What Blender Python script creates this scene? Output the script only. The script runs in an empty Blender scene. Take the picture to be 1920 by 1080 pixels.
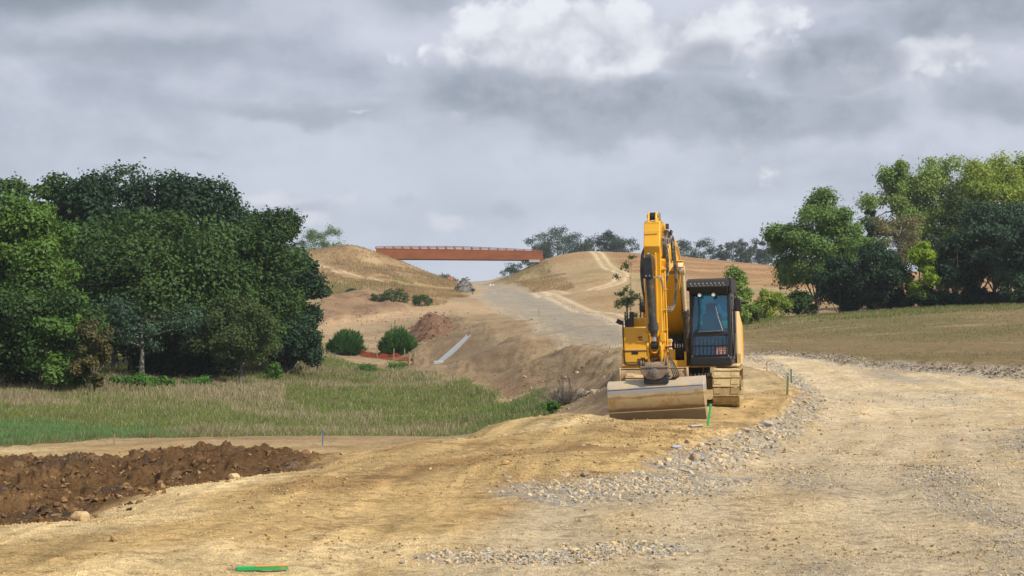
import bpy, bmesh, math, random
import numpy as np
from mathutils import Vector, Matrix
random.seed(7)
rng = np.random.default_rng(7)
C = bpy.context.scene.collection
R = math.radians
F = 2667.0            # focal length in pixels of the 1920-wide picture
HC, HZ = 1.7, 620.0   # eye height, row of the horizon

# ------------------------------------------------------------------ helpers
def tag(o, label=None, cat=None, group=None, kind=None):
    if label: o['label'] = label
    if cat: o['category'] = cat
    if group: o['group'] = group
    if kind: o['kind'] = kind
    return o
def link(o, parent=None):
    C.objects.link(o)
    if parent is not None: o.parent = parent
    return o
def empty(name, loc=(0,0,0), rz=0):
    o = bpy.data.objects.new(name, None); o.empty_display_size = .3
    o.location = loc; o.rotation_euler = (0,0,rz)
    return link(o)
def mesh_np(name, v, f, mat=None, parent=None, smooth=False, fattr=None, vcol=None, vattr=None):
    """one mesh object from numpy arrays; f is (n,3) or (n,4)"""
    me = bpy.data.meshes.new(name)
    v = np.asarray(v, np.float32); f = np.asarray(f, np.int32); k = f.shape[1]
    me.vertices.add(len(v)); me.vertices.foreach_set('co', v.ravel())
    me.loops.add(len(f)*k); me.loops.foreach_set('vertex_index', f.ravel())
    me.polygons.add(len(f)); me.polygons.foreach_set('loop_start', np.arange(0, len(f)*k, k, dtype=np.int32))
    me.polygons.foreach_set('use_smooth', np.full(len(f), smooth))
    me.update(calc_edges=True)
    if vcol is not None:
        a = me.color_attributes.new('col', 'FLOAT_COLOR', 'POINT')
        c = np.ones((len(v), 4), np.float32); c[:, :3] = vcol
        a.data.foreach_set('color', c.ravel())
    for nm, arr in (vattr or {}).items():
        a = me.attributes.new(nm, 'FLOAT', 'POINT'); a.data.foreach_set('value', np.asarray(arr, np.float32))
    for nm, arr in (fattr or {}).items():
        a = me.attributes.new(nm, 'FLOAT', 'FACE'); a.data.foreach_set('value', np.asarray(arr, np.float32))
    if mat: me.materials.append(mat)
    o = bpy.data.objects.new(name, me)
    return link(o, parent)

def _hash(ix, iy, s):
    h = (ix.astype(np.int64)*374761393 + iy.astype(np.int64)*668265263 + s*1442695041) & 0xffffffff
    h = ((h ^ (h >> 13)) * 1274126177) & 0xffffffff
    h = (h ^ (h >> 16)) & 0xffffff
    return h/float(0xffffff)
def vn(x, y, s=0):
    ix = np.floor(x); iy = np.floor(y); fx = x-ix; fy = y-iy
    fx = fx*fx*(3-2*fx); fy = fy*fy*(3-2*fy)
    ix = ix.astype(np.int64); iy = iy.astype(np.int64)
    a = _hash(ix, iy, s); b = _hash(ix+1, iy, s); c = _hash(ix, iy+1, s); d = _hash(ix+1, iy+1, s)
    return (a*(1-fx)+b*fx)*(1-fy) + (c*(1-fx)+d*fx)*fy
def fbm(x, y, octv=4, s=0, g=.5):
    t = 0; a = 1; n = 0
    for i in range(octv):
        t = t + a*(vn(x, y, s+i*17)*2-1); n += a; a *= g
        x, y = (x*1.62-y*1.18)+3.7, (x*1.18+y*1.62)+9.1
    return t/n
def ridge(x, y, octv=4, s=0):
    t = 0; a = 1; n = 0
    for i in range(octv):
        t = t + a*(1-np.abs(vn(x, y, s+i*17)*2-1)*2); n += a; a *= .55
        x, y = (x*1.62-y*1.18)+3.7, (x*1.18+y*1.62)+9.1
    return t/n
def sstep(a, b, x):
    t = np.clip((x-a)/(b-a), 0, 1); return t*t*(3-2*t)
def mix3(a, b, t):
    return a*(1-t[:, None]) + np.asarray(b)*t[:, None]

# -------- mesh collector
class MB:
    def __init__(s): s.v = []; s.f = []
    def add(s, v, f):
        n = len(s.v); s.v += [tuple(p) for p in v]; s.f += [tuple(i+n for i in q) for q in f]; return s
    def box(s, c, d, rot=None):
        x, y, z = d[0]/2, d[1]/2, d[2]/2
        v = [Vector(p) for p in ((-x,-y,-z),(x,-y,-z),(x,y,-z),(-x,y,-z),(-x,-y,z),(x,-y,z),(x,y,z),(-x,y,z))]
        if rot is not None: v = [rot @ p for p in v]
        v = [p+Vector(c) for p in v]
        return s.add(v, [(0,3,2,1),(4,5,6,7),(0,1,5,4),(1,2,6,5),(2,3,7,6),(3,0,4,7)])
    def bb(s, x0, x1, y0, y1, z0, z1):
        return s.box(((x0+x1)/2,(y0+y1)/2,(z0+z1)/2), (x1-x0,y1-y0,z1-z0))
    def prism(s, prof, x0, x1):      # profile (y,z) extruded along x
        n = len(prof)
        v = [(x0,p[0],p[1]) for p in prof]+[(x1,p[0],p[1]) for p in prof]
        a = sum(prof[i][0]*prof[(i+1)%n][1]-prof[(i+1)%n][0]*prof[i][1] for i in range(n))
        f = [tuple(range(n-1,-1,-1)), tuple(range(n,2*n))]+[(i,(i+1)%n,(i+1)%n+n,i+n) for i in range(n)]
        if a < 0: f = [tuple(reversed(q)) for q in f]
        return s.add(v, f)
    def cyl(s, p0, p1, r0, r1=None, n=20, caps=True):
        r1 = r0 if r1 is None else r1
        return s.tube([p0, p1], [r0, r1], n, caps)
    def tube(s, pts, r, n=10, caps=True):
        pts = [Vector(p) for p in pts]; m = len(pts)
        if not hasattr(r, '__len__'): r = [r]*m
        v = []; prev = None
        for i, p in enumerate(pts):
            t = (pts[min(i+1,m-1)]-pts[max(i-1,0)]).normalized()
            if prev is None:
                u = t.orthogonal().normalized()
            else:
                u = (prev - t*prev.dot(t)); u = u.normalized() if u.length > 1e-6 else t.orthogonal().normalized()
            prev = u; w = t.cross(u)
            for k in range(n):
                a = 2*math.pi*k/n
                v.append(p+(u*math.cos(a)+w*math.sin(a))*r[i])
        f = []
        for i in range(m-1):
            for k in range(n):
                f.append((i*n+k, i*n+(k+1)%n, (i+1)*n+(k+1)%n, (i+1)*n+k))
        if caps:
            f.append(tuple(range(n-1,-1,-1))); f.append(tuple((m-1)*n+k for k in range(n)))
        return s.add(v, f)
    def build(s, name, mat, parent=None, bevel=0, ang=35, seg=2):
        me = bpy.data.meshes.new(name)
        me.from_pydata([tuple(p) for p in s.v], [], s.f)
        bm = bmesh.new(); bm.from_mesh(me)
        bmesh.ops.recalc_face_normals(bm, faces=bm.faces)
        bm.to_mesh(me); bm.free()
        me.polygons.foreach_set('use_smooth', [True]*len(me.polygons))
        me.set_sharp_from_angle(angle=R(ang))
        me.materials.append(mat)
        o = bpy.data.objects.new(name, me); link(o, parent)
        if bevel:
            b = o.modifiers.new('bevel', 'BEVEL'); b.width = bevel; b.segments = seg; b.limit_method = 'ANGLE'
            b.angle_limit = R(40); b.harden_normals = False
        return o
def bez(pts, n=24):
    """Catmull-Rom through points"""
    P = [Vector(p) for p in pts]; P = [P[0]*2-P[1]]+P+[P[-1]*2-P[-2]]; out = []
    for i in range(1, len(P)-2):
        for k in range(n):
            t = k/n; a, b, c, d = P[i-1], P[i], P[i+1], P[i+2]
            out.append(.5*((2*b)+(c-a)*t+(2*a-5*b+4*c-d)*t*t+(3*b-a-3*c+d)*t*t*t))
    out.append(P[-2]); return out

# -------- node expressions
class X:
    def __init__(s, nt, sock): s.nt = nt; s.s = sock
    def _m(s, op, *o):
        n = s.nt.nodes.new('ShaderNodeMath'); n.operation = op
        for i, a in enumerate((s,)+o):
            if isinstance(a, X): s.nt.links.new(a.s, n.inputs[i])
            else: n.inputs[i].default_value = a
        return X(s.nt, n.outputs[0])
    def __add__(s, o): return s._m('ADD', o)
    __radd__ = __add__
    def __sub__(s, o): return s._m('SUBTRACT', o)
    def __rsub__(s, o): return (s*-1.0)+o
    def __mul__(s, o): return s._m('MULTIPLY', o)
    __rmul__ = __mul__
    def __truediv__(s, o): return s._m('DIVIDE', o)
    def exp(s): return s._m('EXPONENT')
    def max(s, o): return s._m('MAXIMUM', o)
    def min(s, o): return s._m('MINIMUM', o)
    def abs(s): return s._m('ABSOLUTE')
    def sm(s, a, b, lo=0.0, hi=1.0):
        n = s.nt.nodes.new('ShaderNodeMapRange'); n.interpolation_type = 'SMOOTHSTEP'
        s.nt.links.new(s.s, n.inputs[0])
        n.inputs[1].default_value = a; n.inputs[2].default_value = b; n.inputs[3].default_value = lo; n.inputs[4].default_value = hi
        return X(s.nt, n.outputs[0])
def noise(nt, vec, scale, detail=4, rough=.55, dist=0, color=False):
    n = nt.nodes.new('ShaderNodeTexNoise'); n.inputs['Scale'].default_value = scale
    n.inputs['Detail'].default_value = detail; n.inputs['Roughness'].default_value = rough; n.inputs['Distortion'].default_value = dist
    if vec is not None: nt.links.new(vec, n.inputs['Vector'])
    return X(nt, n.outputs['Color' if color else 'Fac'])
def mixc(nt, fac, a, b, mode='MIX'):
    n = nt.nodes.new('ShaderNodeMix'); n.data_type = 'RGBA'; n.blend_type = mode
    for sock, val in ((n.inputs[0], fac), (n.inputs[6], a), (n.inputs[7], b)):
        if isinstance(val, X): nt.links.new(val.s, sock)
        elif hasattr(val, 'is_linked'): nt.links.new(val, sock)
        elif hasattr(val, '__len__'): sock.default_value = (*val[:3], 1)
        else: sock.default_value = val
    return n.outputs[2]
def mapping(nt, vec, scale=(1,1,1), rot=(0,0,0)):
    n = nt.nodes.new('ShaderNodeMapping'); n.inputs['Scale'].default_value = scale; n.inputs['Rotation'].default_value = rot
    nt.links.new(vec, n.inputs[0]); return n.outputs[0]
def new_mat(name):
    m = bpy.data.materials.new(name); m.use_nodes = True; nt = m.node_tree
    b = nt.nodes['Principled BSDF']; return m, nt, b
def texco(nt, w='Object'):
    n = nt.nodes.new('ShaderNodeTexCoord'); return n.outputs[w]
def bump(nt, b, h, strength=.3, dist=.02):
    n = nt.nodes.new('ShaderNodeBump'); n.inputs['Strength'].default_value = strength; n.inputs['Distance'].default_value = dist
    nt.links.new(h.s, n.inputs['Height']); nt.links.new(n.outputs[0], b.inputs['Normal'])
def simple(name, col, rough=.6, metal=0, dirt=None, dirt_amt=.4, scale=3, var=.2, bmp=0, spec=.5, coat=0):
    """painted/solid material with grime and colour variation"""
    m, nt, b = new_mat(name); co = texco(nt)
    c = mixc(nt, noise(nt, co, scale*4, 5, .65), [x*(1-var) for x in col], [min(1, x*(1+var)) for x in col])
    if dirt:
        f = noise(nt, co, scale, 7, .68, .6).sm(.62-dirt_amt*.5, .86-dirt_amt*.35)
        c = mixc(nt, f, c, dirt)
        r = f*.3+rough
        nt.links.new(r.s, b.inputs['Roughness'])
    else: b.inputs['Roughness'].default_value = rough
    nt.links.new(c, b.inputs['Base Color'])
    b.inputs['Metallic'].default_value = metal; b.inputs['Specular IOR Level'].default_value = spec
    b.inputs['Coat Weight'].default_value = coat
    if bmp: bump(nt, b, noise(nt, co, scale*8, 6, .7), bmp, .02)
    return m
# ------------------------------------------------------------------ terrain
def zof(py, Y): return HC+(HZ-py)/F*Y
ctl = []   # (t, lnY, z)
def P(px, py, Y): ctl.append(((px-960)/F, math.log(Y), zof(py, Y)))
def Q(px, Y, z): ctl.append(((px-960)/F, math.log(Y), z))
for px in (-2600, -1300, -500, 200, 960, 1600, 2300, 3500, 4800):
    for Y in (2.5, 5.5): Q(px, Y, 0)
for px in (400, 960, 1500, 2000, 2500): Q(px, 9.5, 0)
for px in (700, 1100, 1500, 2000): Q(px, 14, 0)
for px in (900, 1300, 1700, 2100): Q(px, 20, -.02)
# crest of the sand platform
for px, py, Y in ((0,985,12.4),(300,920,15.1),(450,893,16.6),(600,870,18.1),(760,835,21.1),(900,808,24.1),(1040,788,27.0)): P(px, py, Y)
Q(-400, 10.5, 0); Q(-900, 8, 0)
Q(1135, 28.5, -.30); Q(1135, 31, -.42); Q(1220, 30.5, -.40); Q(1300, 30.5, -.39); Q(1260, 33, -.30); Q(1363, 33, -.28); Q(1160, 34.5, -.32); Q(1260, 36.5, -.28); Q(1400, 38, -.27)
# just behind the crest
for px, Y, z in ((-400,13.5,-.5),(0,14.6,-.45),(300,17.6,-.5),(450,19.4,-.55),(600,21.6,-.8),(760,25,-.9),(900,28.5,-.9),(1040,32,-.95),(1120,36,-.9)): Q(px, Y, z)
# heap base (left) and valley
for px, Y, z in ((600,20.2,-.06),(560,21.5,-.14),(500,24.5,-.45),(400,28,-1.22),(250,30,-1.45),(0,31,-1.42),(-300,30,-1.4),(300,23,-1.0),(50,21,-.75),(640,24,-1.2),(560,29,-1.5),(420,34,-1.7),(100,37,-1.8)): Q(px, Y, z)
for px, Y, z in ((-400,22,-.9),(0,24,-.95),(640,29,-1.7),(760,32,-1.75),(900,36,-1.8),(1040,41,-1.6),(1100,46,-1.3)): Q(px, Y, z)
for px in (-600, -200, 100, 350, 600, 800): Q(px, 40, -2)
for px in (-600, -200, 100, 350, 600, 800, 950): Q(px, 50, -2)
Q(1040, 52, -1.75)
for px, py, Y in ((60,735,76),(300,728,80),(-300,740,74)): P(px, py, Y)
for px, py, Y in ((500,690,108),(600,672,128),(750,668,146),(650,700,112),(790,696,122),(700,740,84),(900,738,82)): P(px, py, Y)
Q(300,110,-1.0); Q(100,120,-1); Q(-300,120,-1); Q(450,135,-.3); Q(-800,70,-1.6); Q(-1500,70,-1)
# toe of the embankment
for px, py, Y in ((805,687,134),(850,704,117),(900,712,106),(960,722,94),(1040,748,76),(1090,765,62)): P(px, py, Y)
# top edge of the embankment
for px, py, Y in ((855,592,160),(900,606,138),(960,626,113),(1060,654,85),(1110,670,75),(1160,690,62),(1200,700,52),(1290,705,46)): P(px, py, Y)
# shelf and road
for px, py, Y in ((893,557,250),(960,593,165),(1040,630,113),(1160,660,80),(1280,678,62),(1400,690,50),(1530,735,38.5),(900,545,290),(895,537,335)): P(px, py, Y)
for px, py, Y in ((930,578,195),(1000,605,145),(1000,590,165),(1100,610,125),(1240,650,82)): P(px, py, Y)
for px, py, Y in ((940,537,330),(990,553,262),(1023,561,232),(1080,583,180),(1163,613,128),(1280,640,88),(1400,664,62),(1600,679,52.5),(1920,696,45.5),(2300,715,42)): P(px, py, Y)
for px, Y, z in ((1500,44,-.1),(1700,38,-.2),(2000,34,-.1),(1700,30,-.2),(1450,33,-.32),(1560,35,-.3),(1400,28,-.28),(1500,26,-.24),(2100,25,-.05),(1250,26,-.22),(1330,22,-.16)): Q(px, Y, z)
# earthworks to the left of the road
for px, py, Y in ((850,572,212),(780,600,168),(700,603,178),(640,612,168),(625,645,146),(690,640,150),(760,640,146),(800,640,140),(800,600,166)): P(px, py, Y)
for px, py, Y in ((740,562,214),(680,548,226),(620,552,228),(780,580,196),(700,585,190),(640,592,184)): P(px, py, Y)
# left hill
for px, py, Y in ((580,472,328),(610,470,330),(655,463,330),(690,470,330),(705,477,328),(745,487,329),(580,500,300),(620,500,298),(700,505,290),(600,530,258),(700,528,262),(830,556,245),(845,546,268),
                  (760,512,300),(700,490,312),(800,520,305),(760,535,270),(400,480,320),(200,500,300),(0,520,280),(-400,540,260),(822,519,329),(846,531,332),(862,537,334)): P(px, py, Y)
for px, z in ((845,12.2),(800,15),(760,18),(700,20),(650,20),(600,20.2)): Q(px, 350, z)
for px, z in ((845,12.2),(800,15),(760,18.2),(700,20),(640,20.3)): Q(px, 400, z-.4)
# right bank and hill
for px, py, Y in ((905,533,332),(930,527,331),(960,513,330),(985,500,330),(1018,484,330),(1040,484,332),(1100,486,400),(1200,487,400),(1300,492,385),(1450,499,350),(1600,505,340),(1050,490,325),(1100,520,270),
                  (1010,543,262),(1060,541,245),(1150,505,300),(1150,540,240),(1085,546,228),(1080,566,200),(1160,590,150),(1240,570,185),(1320,560,195),(1400,560,195),(1400,525,280),(1470,555,200),(1000,522,300),(980,536,318),(1040,520,290)): P(px, py, Y)
for px, z in ((905,12.5),(930,13.5),(960,15.5),(1000,18),(1040,19)): Q(px, 352, z)
for px, z in ((870,12.),(905,12.2),(940,14),(970,15.7),(1000,18)): Q(px, 405, z)
# field to the right
for px, py, Y in ((1400,607,100),(1450,598,116),(1500,596,118),(1600,588,116),(1700,580,116),(1920,573,104),(2300,565,96),(1700,630,74),(1850,630,70),(1500,630,80),(1450,650,68),(2300,640,62),(1900,660,56)): P(px, py, Y)
for px, Y, z in ((1500,140,3.3),(1650,140,3.6),(1850,140,3.6),(2300,140,4),(1850,220,7),(2300,300,12),(3300,90,5),(3300,40,.5),(4800,60,1)): Q(px, Y, z)
for px in (-2600, -1300, 0, 600, 872, 940, 1200, 1600, 2300, 3500):
    for Y in (640, 1500, 4000): Q(px, Y, 11 if Y < 1000 else 6)
ctl = np.array(ctl); ck = ctl[:, :2]
def _ker(d2): return np.sqrt(d2+.0012)
_d2 = ((ck[:, None]-ck[None])**2).sum(-1)
_A = _ker(_d2) - np.eye(len(ck))*.004
_n = len(ck)
_M = np.zeros((_n+3, _n+3)); _M[:_n, :_n] = _A; _M[:_n, _n] = 1; _M[:_n, _n+1:] = ck; _M[_n, :_n] = 1; _M[_n+1:, :_n] = ck.T
_w = np.linalg.solve(_M, np.concatenate([ctl[:, 2], [0, 0, 0]]))
def base(t, l):
    t = np.asarray(t, float).ravel(); l = np.asarray(l, float).ravel(); out = np.empty_like(t)
    for i in range(0, len(t), 60000):
        a = t[i:i+60000]; b = l[i:i+60000]
        d2 = (a[:, None]-ck[None, :, 0])**2+(b[:, None]-ck[None, :, 1])**2
        out[i:i+60000] = _ker(d2) @ _w[:_n] + _w[_n] + _w[_n+1]*a + _w[_n+2]*b
    return out
_ls = np.linspace(math.log(5), math.log(900), 2400)
def hit(px, py, Ymin=5, Ymax=900):
    """the first ground point seen at that pixel -> (t, lnY, z)"""
    t = (px-960)/F; z = base(np.full(len(_ls), t), _ls); Y = np.exp(_ls); q = HZ-(z-HC)*F/Y
    ok = (q <= py) & (Y >= Ymin)
    i = np.argmax(ok) if ok.any() else np.argmin(np.where((Y >= Ymin) & (Y <= Ymax), q, 1e9))
    return t, _ls[i], z[i]
def poly(pts):
    out = []
    for p in pts:
        if len(p) == 3 and p[2] is not None: out.append(((p[0]-960)/F, math.log(p[2])))
        else: h = hit(p[0], p[1], *(p[3:] if len(p) > 3 else ())); out.append((h[0], h[1]))
    return np.array(out)
def sdist(pg, t, l, closed=True):
    """signed distance (negative inside) times Y = metres"""
    n = len(pg); d = np.full(len(t), 1e9); ins = np.zeros(len(t), bool)
    for i in range(n if closed else n-1):
        a = pg[i]; b = pg[(i+1) % n]; e = b-a
        wx = t-a[0]; wy = l-a[1]; k = np.clip((wx*e[0]+wy*e[1])/(e@e+1e-12), 0, 1)
        d = np.minimum(d, (wx-e[0]*k)**2+(wy-e[1]*k)**2)
        if closed and abs(b[1]-a[1]) > 1e-12:
            c = (a[1] > l) != (b[1] > l)
            ins ^= c & (t < (b[0]-a[0])*(l-a[1])/(b[1]-a[1])+a[0])
    d = np.sqrt(d)*np.exp(l)
    return np.where(ins, -d, d)
ZP = dict(
 mud = poly([(-700,0,9.6),(-60,0,12.0),(0,0,12.8),(300,0,15.6),(450,0,17.4),(590,0,19.0),(612,0,21),(590,0,25),(500,0,30),(400,0,33.5),(250,0,36),(60,0,36),(-700,0,36)]),
 meadow = poly([(-1500,0,47),(-60,0,46),(60,0,46),(200,0,48.5),(420,0,50),(620,0,52),(850,0,54.5),(1000,0,53),(1046,0,56),(1055,0,63),(1000,0,73),(880,0,86),(840,0,104),(790,0,118),(765,0,124),(690,0,122),(620,0,140),(560,0,170),(-200,0,170),(-1500,0,150)]),
 lush = poly([(-300,0,46),(60,0,46),(200,0,48.5),(330,0,50),(300,0,55),(120,0,60),(-300,0,58)]),
 lush2 = poly([(880,0,54.5),(1000,0,53.5),(1046,0,56),(1050,0,63),(960,0,75),(880,0,70)]),
 bank = poly([(835,590,164),(900,606,138),(960,626,113),(1060,654,85),(1110,670,75),(1160,690,62),(1200,0,51),(1215,0,41),(1110,0,44),(1090,0,62),(1040,0,76),(960,0,94),(850,0,117),(805,0,134),(780,0,150)]),
 road = poly([(893,557,250),(925,577,198),(960,593,165),(1040,630,113),(1160,660,80),(1280,0,62),(1400,0,50),(1500,0,45),(1538,0,39),(1508,0,34),(1448,0,28),(1388,0,24),(1340,0,20.5),(1270,0,17.3),(1100,0,15.8),(950,0,13),(800,0,10.3),(700,0,8),(600,0,6),(2600,0,4),(3200,0,20),(2500,0,40),(1920,696,45.5),(1600,679,52.5),(1400,664,62),(1280,640,88),(1163,613,128),(1080,583,180),(1023,561,232),(990,553,262),(925,537,330),(915,0,400),(900,0,700),(850,0,700),(872,0,400),(872,537,334),(897,0,290)]),
 lhill = poly([(868,0,252),(862,556),(832,571),(792,581),(770,574),(730,551),(690,543),(640,552),(610,558),(400,0,200),(-1500,0,180),(-1500,0,700),(862,0,700),(866,0,360),(866,0,332),(868,0,270)]),
 cut = poly([(600,560),(640,552),(690,543),(730,551),(775,576),(745,588),(690,597),(640,606),(600,612)]),
 rbank = poly([(925,0,340),(960,0,330),(1022,0,330),(1050,0,300),(1075,0,250),(1060,0,236),(985,0,270)]),
 rhill = poly([(925,0,340),(960,0,330),(985,0,270),(1060,0,230),(1160,0,150),(1390,0,105),(1460,0,130),(1700,0,170),(3300,0,170),(3300,0,700),(900,0,700),(905,0,400)]),
 plough = poly([(1090,0,410),(1180,0,290),(1500,0,230),(2300,0,260),(2300,0,430),(1400,0,420)]),
 field = poly([(1392,0,62.5),(1600,0,53),(1920,0,46),(2500,0,41),(3300,0,25),(4800,0,20),(4800,0,170),(1700,0,170),(1460,0,130),(1380,0,106),(1385,0,80)]),
)
TRK = [poly([(1560,0,8),(1480,0,14),(1520,0,20),(1640,0,28),(1640,0,38),(1500,0,47),(1300,0,66),(1120,0,100),(1010,0,175),(935,0,300)]),
       poly([(2000,0,8),(1800,0,14),(1720,0,20),(1740,0,28),(1720,0,38),(1560,0,48),(1330,0,72),(1150,0,110),(1030,0,185),(945,0,300)]),
       poly([(300,0,9),(560,0,13),(800,0,19),(1000,0,25),(1120,0,29)]), poly([(700,0,9),(860,0,13),(980,0,18),(1100,0,25)])]
PATHS = [poly([(1060,483,400),(1130,497,320),(1170,513,280),(1160,530,255),(1080,546,228),(1000,553,256)]),
         poly([(1000,553,256),(1060,575,200),(1160,605,142),(1230,640,95)]), poly([(585,497,300),(650,512,280),(720,525,268)])]
GRAV = [  # (spine, half width m, density)
  (poly([(1085,0,14.7),(1180,0,15.3),(1300,0,16.3)]), .85, 1.0),
  (poly([(1265,0,17.4),(1330,0,20.5),(1378,0,24),(1438,0,28),(1498,0,34),(1528,0,39),(1500,0,46),(1440,0,54),(1400,0,60)]), .40, .8),
  (poly([(830,0,10.7),(960,0,10.6),(1100,0,10.9),(1240,0,11.4)]), .26, .9),
  (poly([(1400,0,62),(1600,0,52.6),(1750,0,49),(1920,0,45.6),(2400,0,40)]), .5, .8),
  (poly([(893,0,250),(925,0,200),(960,0,165),(1040,0,113),(1100,0,95),(1160,0,81),(1290,0,61)]), .6, .3),
  (poly([(940,0,330),(990,0,262),(1023,0,232),(1080,0,180),(1163,0,128),(1280,0,88),(1400,0,62)]), .9, .35)]
BAND = poly([(600,622),(660,606),(730,594),(790,586),(850,570),(905,585)])
def zones(X, Y):
    """everything about the ground at world points: height, colour, zone, gravel"""
    X = np.asarray(X, float).ravel(); Y = np.asarray(Y, float).ravel()
    t = X/Y; l = np.log(Y); z = base(t, l)
    n1 = fbm(X*.35, Y*.35, 5, 1); n2 = fbm(X*2.2, Y*2.2, 4, 50); nw = fbm(t*30, l*30, 4, 90)
    jit = Y*.006*nw + np.minimum(Y*.012, .5)*n2
    sd = {k: sdist(p, t, l)+jit for k, p in ZP.items()}
    sd['mud'] = sd['mud']+.35*n1+.25*n2+.12*fbm(X*5, Y*4, 3, 95)
    w = {k: sstep(.35+.004*0, -.35, np.clip(sd[k]/np.maximum(1, Y/50), -1, 1)) for k in sd}
    N = len(X)
    # ---- height detail
    near = np.clip(1-Y/90, 0, 1)
    plat = (1-w['mud'])*(1-w['meadow'])
    z = z + plat*near*(.045*n1 + .016*n2 + .017*np.clip(1-Y/45,0,1)*ridge(X*3.1, Y*2.2, 5, 60)*(.6+2.4*sstep(-.1,.4,n1)) + .02*fbm(X*.9+Y*.4, Y*.9-X*.3, 3, 7))
    pad = sstep(-.5, .9, sd['road'])*(Y < 60)*(Y > 13)
    z = z + .13*pad*np.clip((Y-13)/8, 0, 1)*sstep(-3, 1, X)
    trk = np.zeros(N)
    z = z - .24*(1-pad)*(sd['road'] < 2)*sstep(14, 22, Y)*sstep(60, 44, Y)*sstep(-3, 1, X)*sstep(2.0, .9, sd['road'])
    lane = np.full(N, 1e9)
    for p in TRK:
        d = sdist(p, t, l, False); lane = np.minimum(lane, d); a = np.exp(-(np.abs(d-.9)/.42)**2); b = np.exp(-((d-.62)/.22)**2)
        trk = np.maximum(trk, a); z = z - .035*a*near + .02*b*near
    strk = (vn(lane*3.3+.3*n1, l*5, 950)-.5)+.8*(vn(lane*8.5, l*9, 951)-.5); z = z + .016*strk*near*plat*(lane < 6)
    m = w['mud']
    rr = ridge(X*.55+n2*.3, Y*.5, 5, 300); r2 = ridge(X*1.7, Y*1.5, 4, 320)
    env = np.clip(-sd['mud']/2.2, 0, 1)
    z = z + m*env*(.04+.20*rr+.19*r2 + .10*ridge(X*4.6+n2, Y*3.2, 3, 340)+.035*ridge(X*11, Y*8, 2, 345)) + m*env*.08*np.exp(-((Y-27)/8)**2)
    cr = np.exp(-((t+.28)/.2)**2)
    z = z + w['meadow']*(.10*n1+.03*n2)
    bk = w['bank']
    # machine-graded stripes running up the slope
    sx = X*.62+Y*.78; stripe = vn(sx*.42+n2*.10, np.zeros(N)+.5, 401)*2-1; stripe2 = vn(sx*1.25, (Y*.6-X)*.06, 402)*2-1
    z = z + .30*np.exp(-((sd['bank']-.7)/.9)**2)*(Y > 60)*(.6+.8*n2)
    z = z + bk*(.22*stripe+.07*stripe2*np.clip(-sd['bank']/3, 0, 1)+.06*n2)
    far = 1-near
    hill = w['lhill']+w['rhill']*(1-w['lhill'])
    z = z + far*hill*(.35*fbm(X*.12, Y*.12, 4, 500)+.12*n2)*np.clip((700-Y)/300, 0, 1)
    z = z + w['cut']*(.8*ridge(X*.2, Y*.15, 4, 520))
    z = z + w['field']*(.10*fbm(X*.4, Y*.15, 4, 530)+.03*n2)
    # shallow mound beside the bridge head
    mx = X-(655-960)/F*322; z = z + 1.1*np.exp(-(mx/5)**2-((Y-322)/9)**2)
    # ---- colour
    sand = np.array((.58,.40,.175)); pale = np.array((.72,.54,.28)); brown = np.array((.36,.22,.09)); grey = np.array((.40,.36,.29)); 
    col = np.tile(sand, (N, 1))
    st = fbm((X*.75-Y*.5)*.9, (X*.5+Y*.75)*.28, 5, 600)
    col = mix3(col, pale, sstep(.02, .45, st+.3*n1))
    col = mix3(col, brown, sstep(.12, .5, -st+.35*n2-.05)*.75)
    col = mix3(col, brown, sstep(.25, .6, fbm(X*1.1, Y*1.1, 5, 640))*.5)
    col = col*(1+.46*strk*plat*np.clip(1.4-lane/5, 0, 1))[:, None]
    rd = w['road']; s2 = fbm(X*.5+.2*Y, Y*.22, 5, 700)
    g = sstep(-.10, .40, s2+.25*n2+.1)*.75*(.10+.90*sstep(.13, .27, t+.06*n1+.05*s2))
    farroad = np.clip((Y-45)/50, 0, 1)
    g = np.maximum(g, .8*farroad*(1+.3*s2))*rd
    g = g*(1-.7*trk*(1-farroad))
    col = mix3(col, grey, np.clip(g, 0, 1)*(1-farroad))
    col = mix3(col, (.225,.195,.15), np.clip(g*1.1, 0, 1)*farroad)
    col = mix3(col, np.array((.62,.51,.345)), rd*(1-farroad)*.55*(1-g))
    col = mix3(col, (.66,.53,.345), rd*trk*.75*(1-farroad))
    mid = plat*(1-rd)*np.clip((Y-40)/12, 0, 1)
    col = mix3(col, np.array((.25,.18,.105)), mid*.9)  # earth tone lowered; cloud shade over the mid-ground is put in the colour
    ls = fbm(X*.12, Y*.6, 5, 720)
    col = mix3(col, np.array((.34,.26,.16)), mid*sstep(-.05, .4, ls)*.6)
    col = mix3(col, np.array((.21,.13,.075)), mid*sstep(.1, .45, -ls+.3*n1)*.6)
    gr = np.zeros(N)
    for p, hw, dn in GRAV:
        d = sdist(p, t, l, False)/hw; gr = np.maximum(gr, sstep(1.25, .5, d+.5*n2)*min(1, dn))
    col = mix3(col, np.array((.37,.32,.25)), gr*.7)
    # mud
    mc = np.tile(np.array((.15,.082,.034)), (N, 1))
    mc = mix3(mc, np.array((.22,.125,.052)), sstep(-.1, .5, fbm(X*.8, Y*.8, 5, 800)))
    mc = mix3(mc, np.array((.10,.066,.042)), sstep(.1, .45, fbm(X*1.3, Y*1.0, 4, 820)))
    mc = mix3(mc, np.array((.27,.19,.11)), sstep(.38, .6, fbm(X*1.9, Y*1.4, 4, 830))*.7)
    col = col*(1-m[:, None])+mc*m[:, None]
    # meadow soil under the grass
    me_ = np.tile(np.array((.17,.16,.07)), (N, 1))
    me_ = mix3(me_, np.array((.10,.13,.035)), sstep(-.1, .3, fbm(X*.1, Y*.05, 4, 900)))
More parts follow.
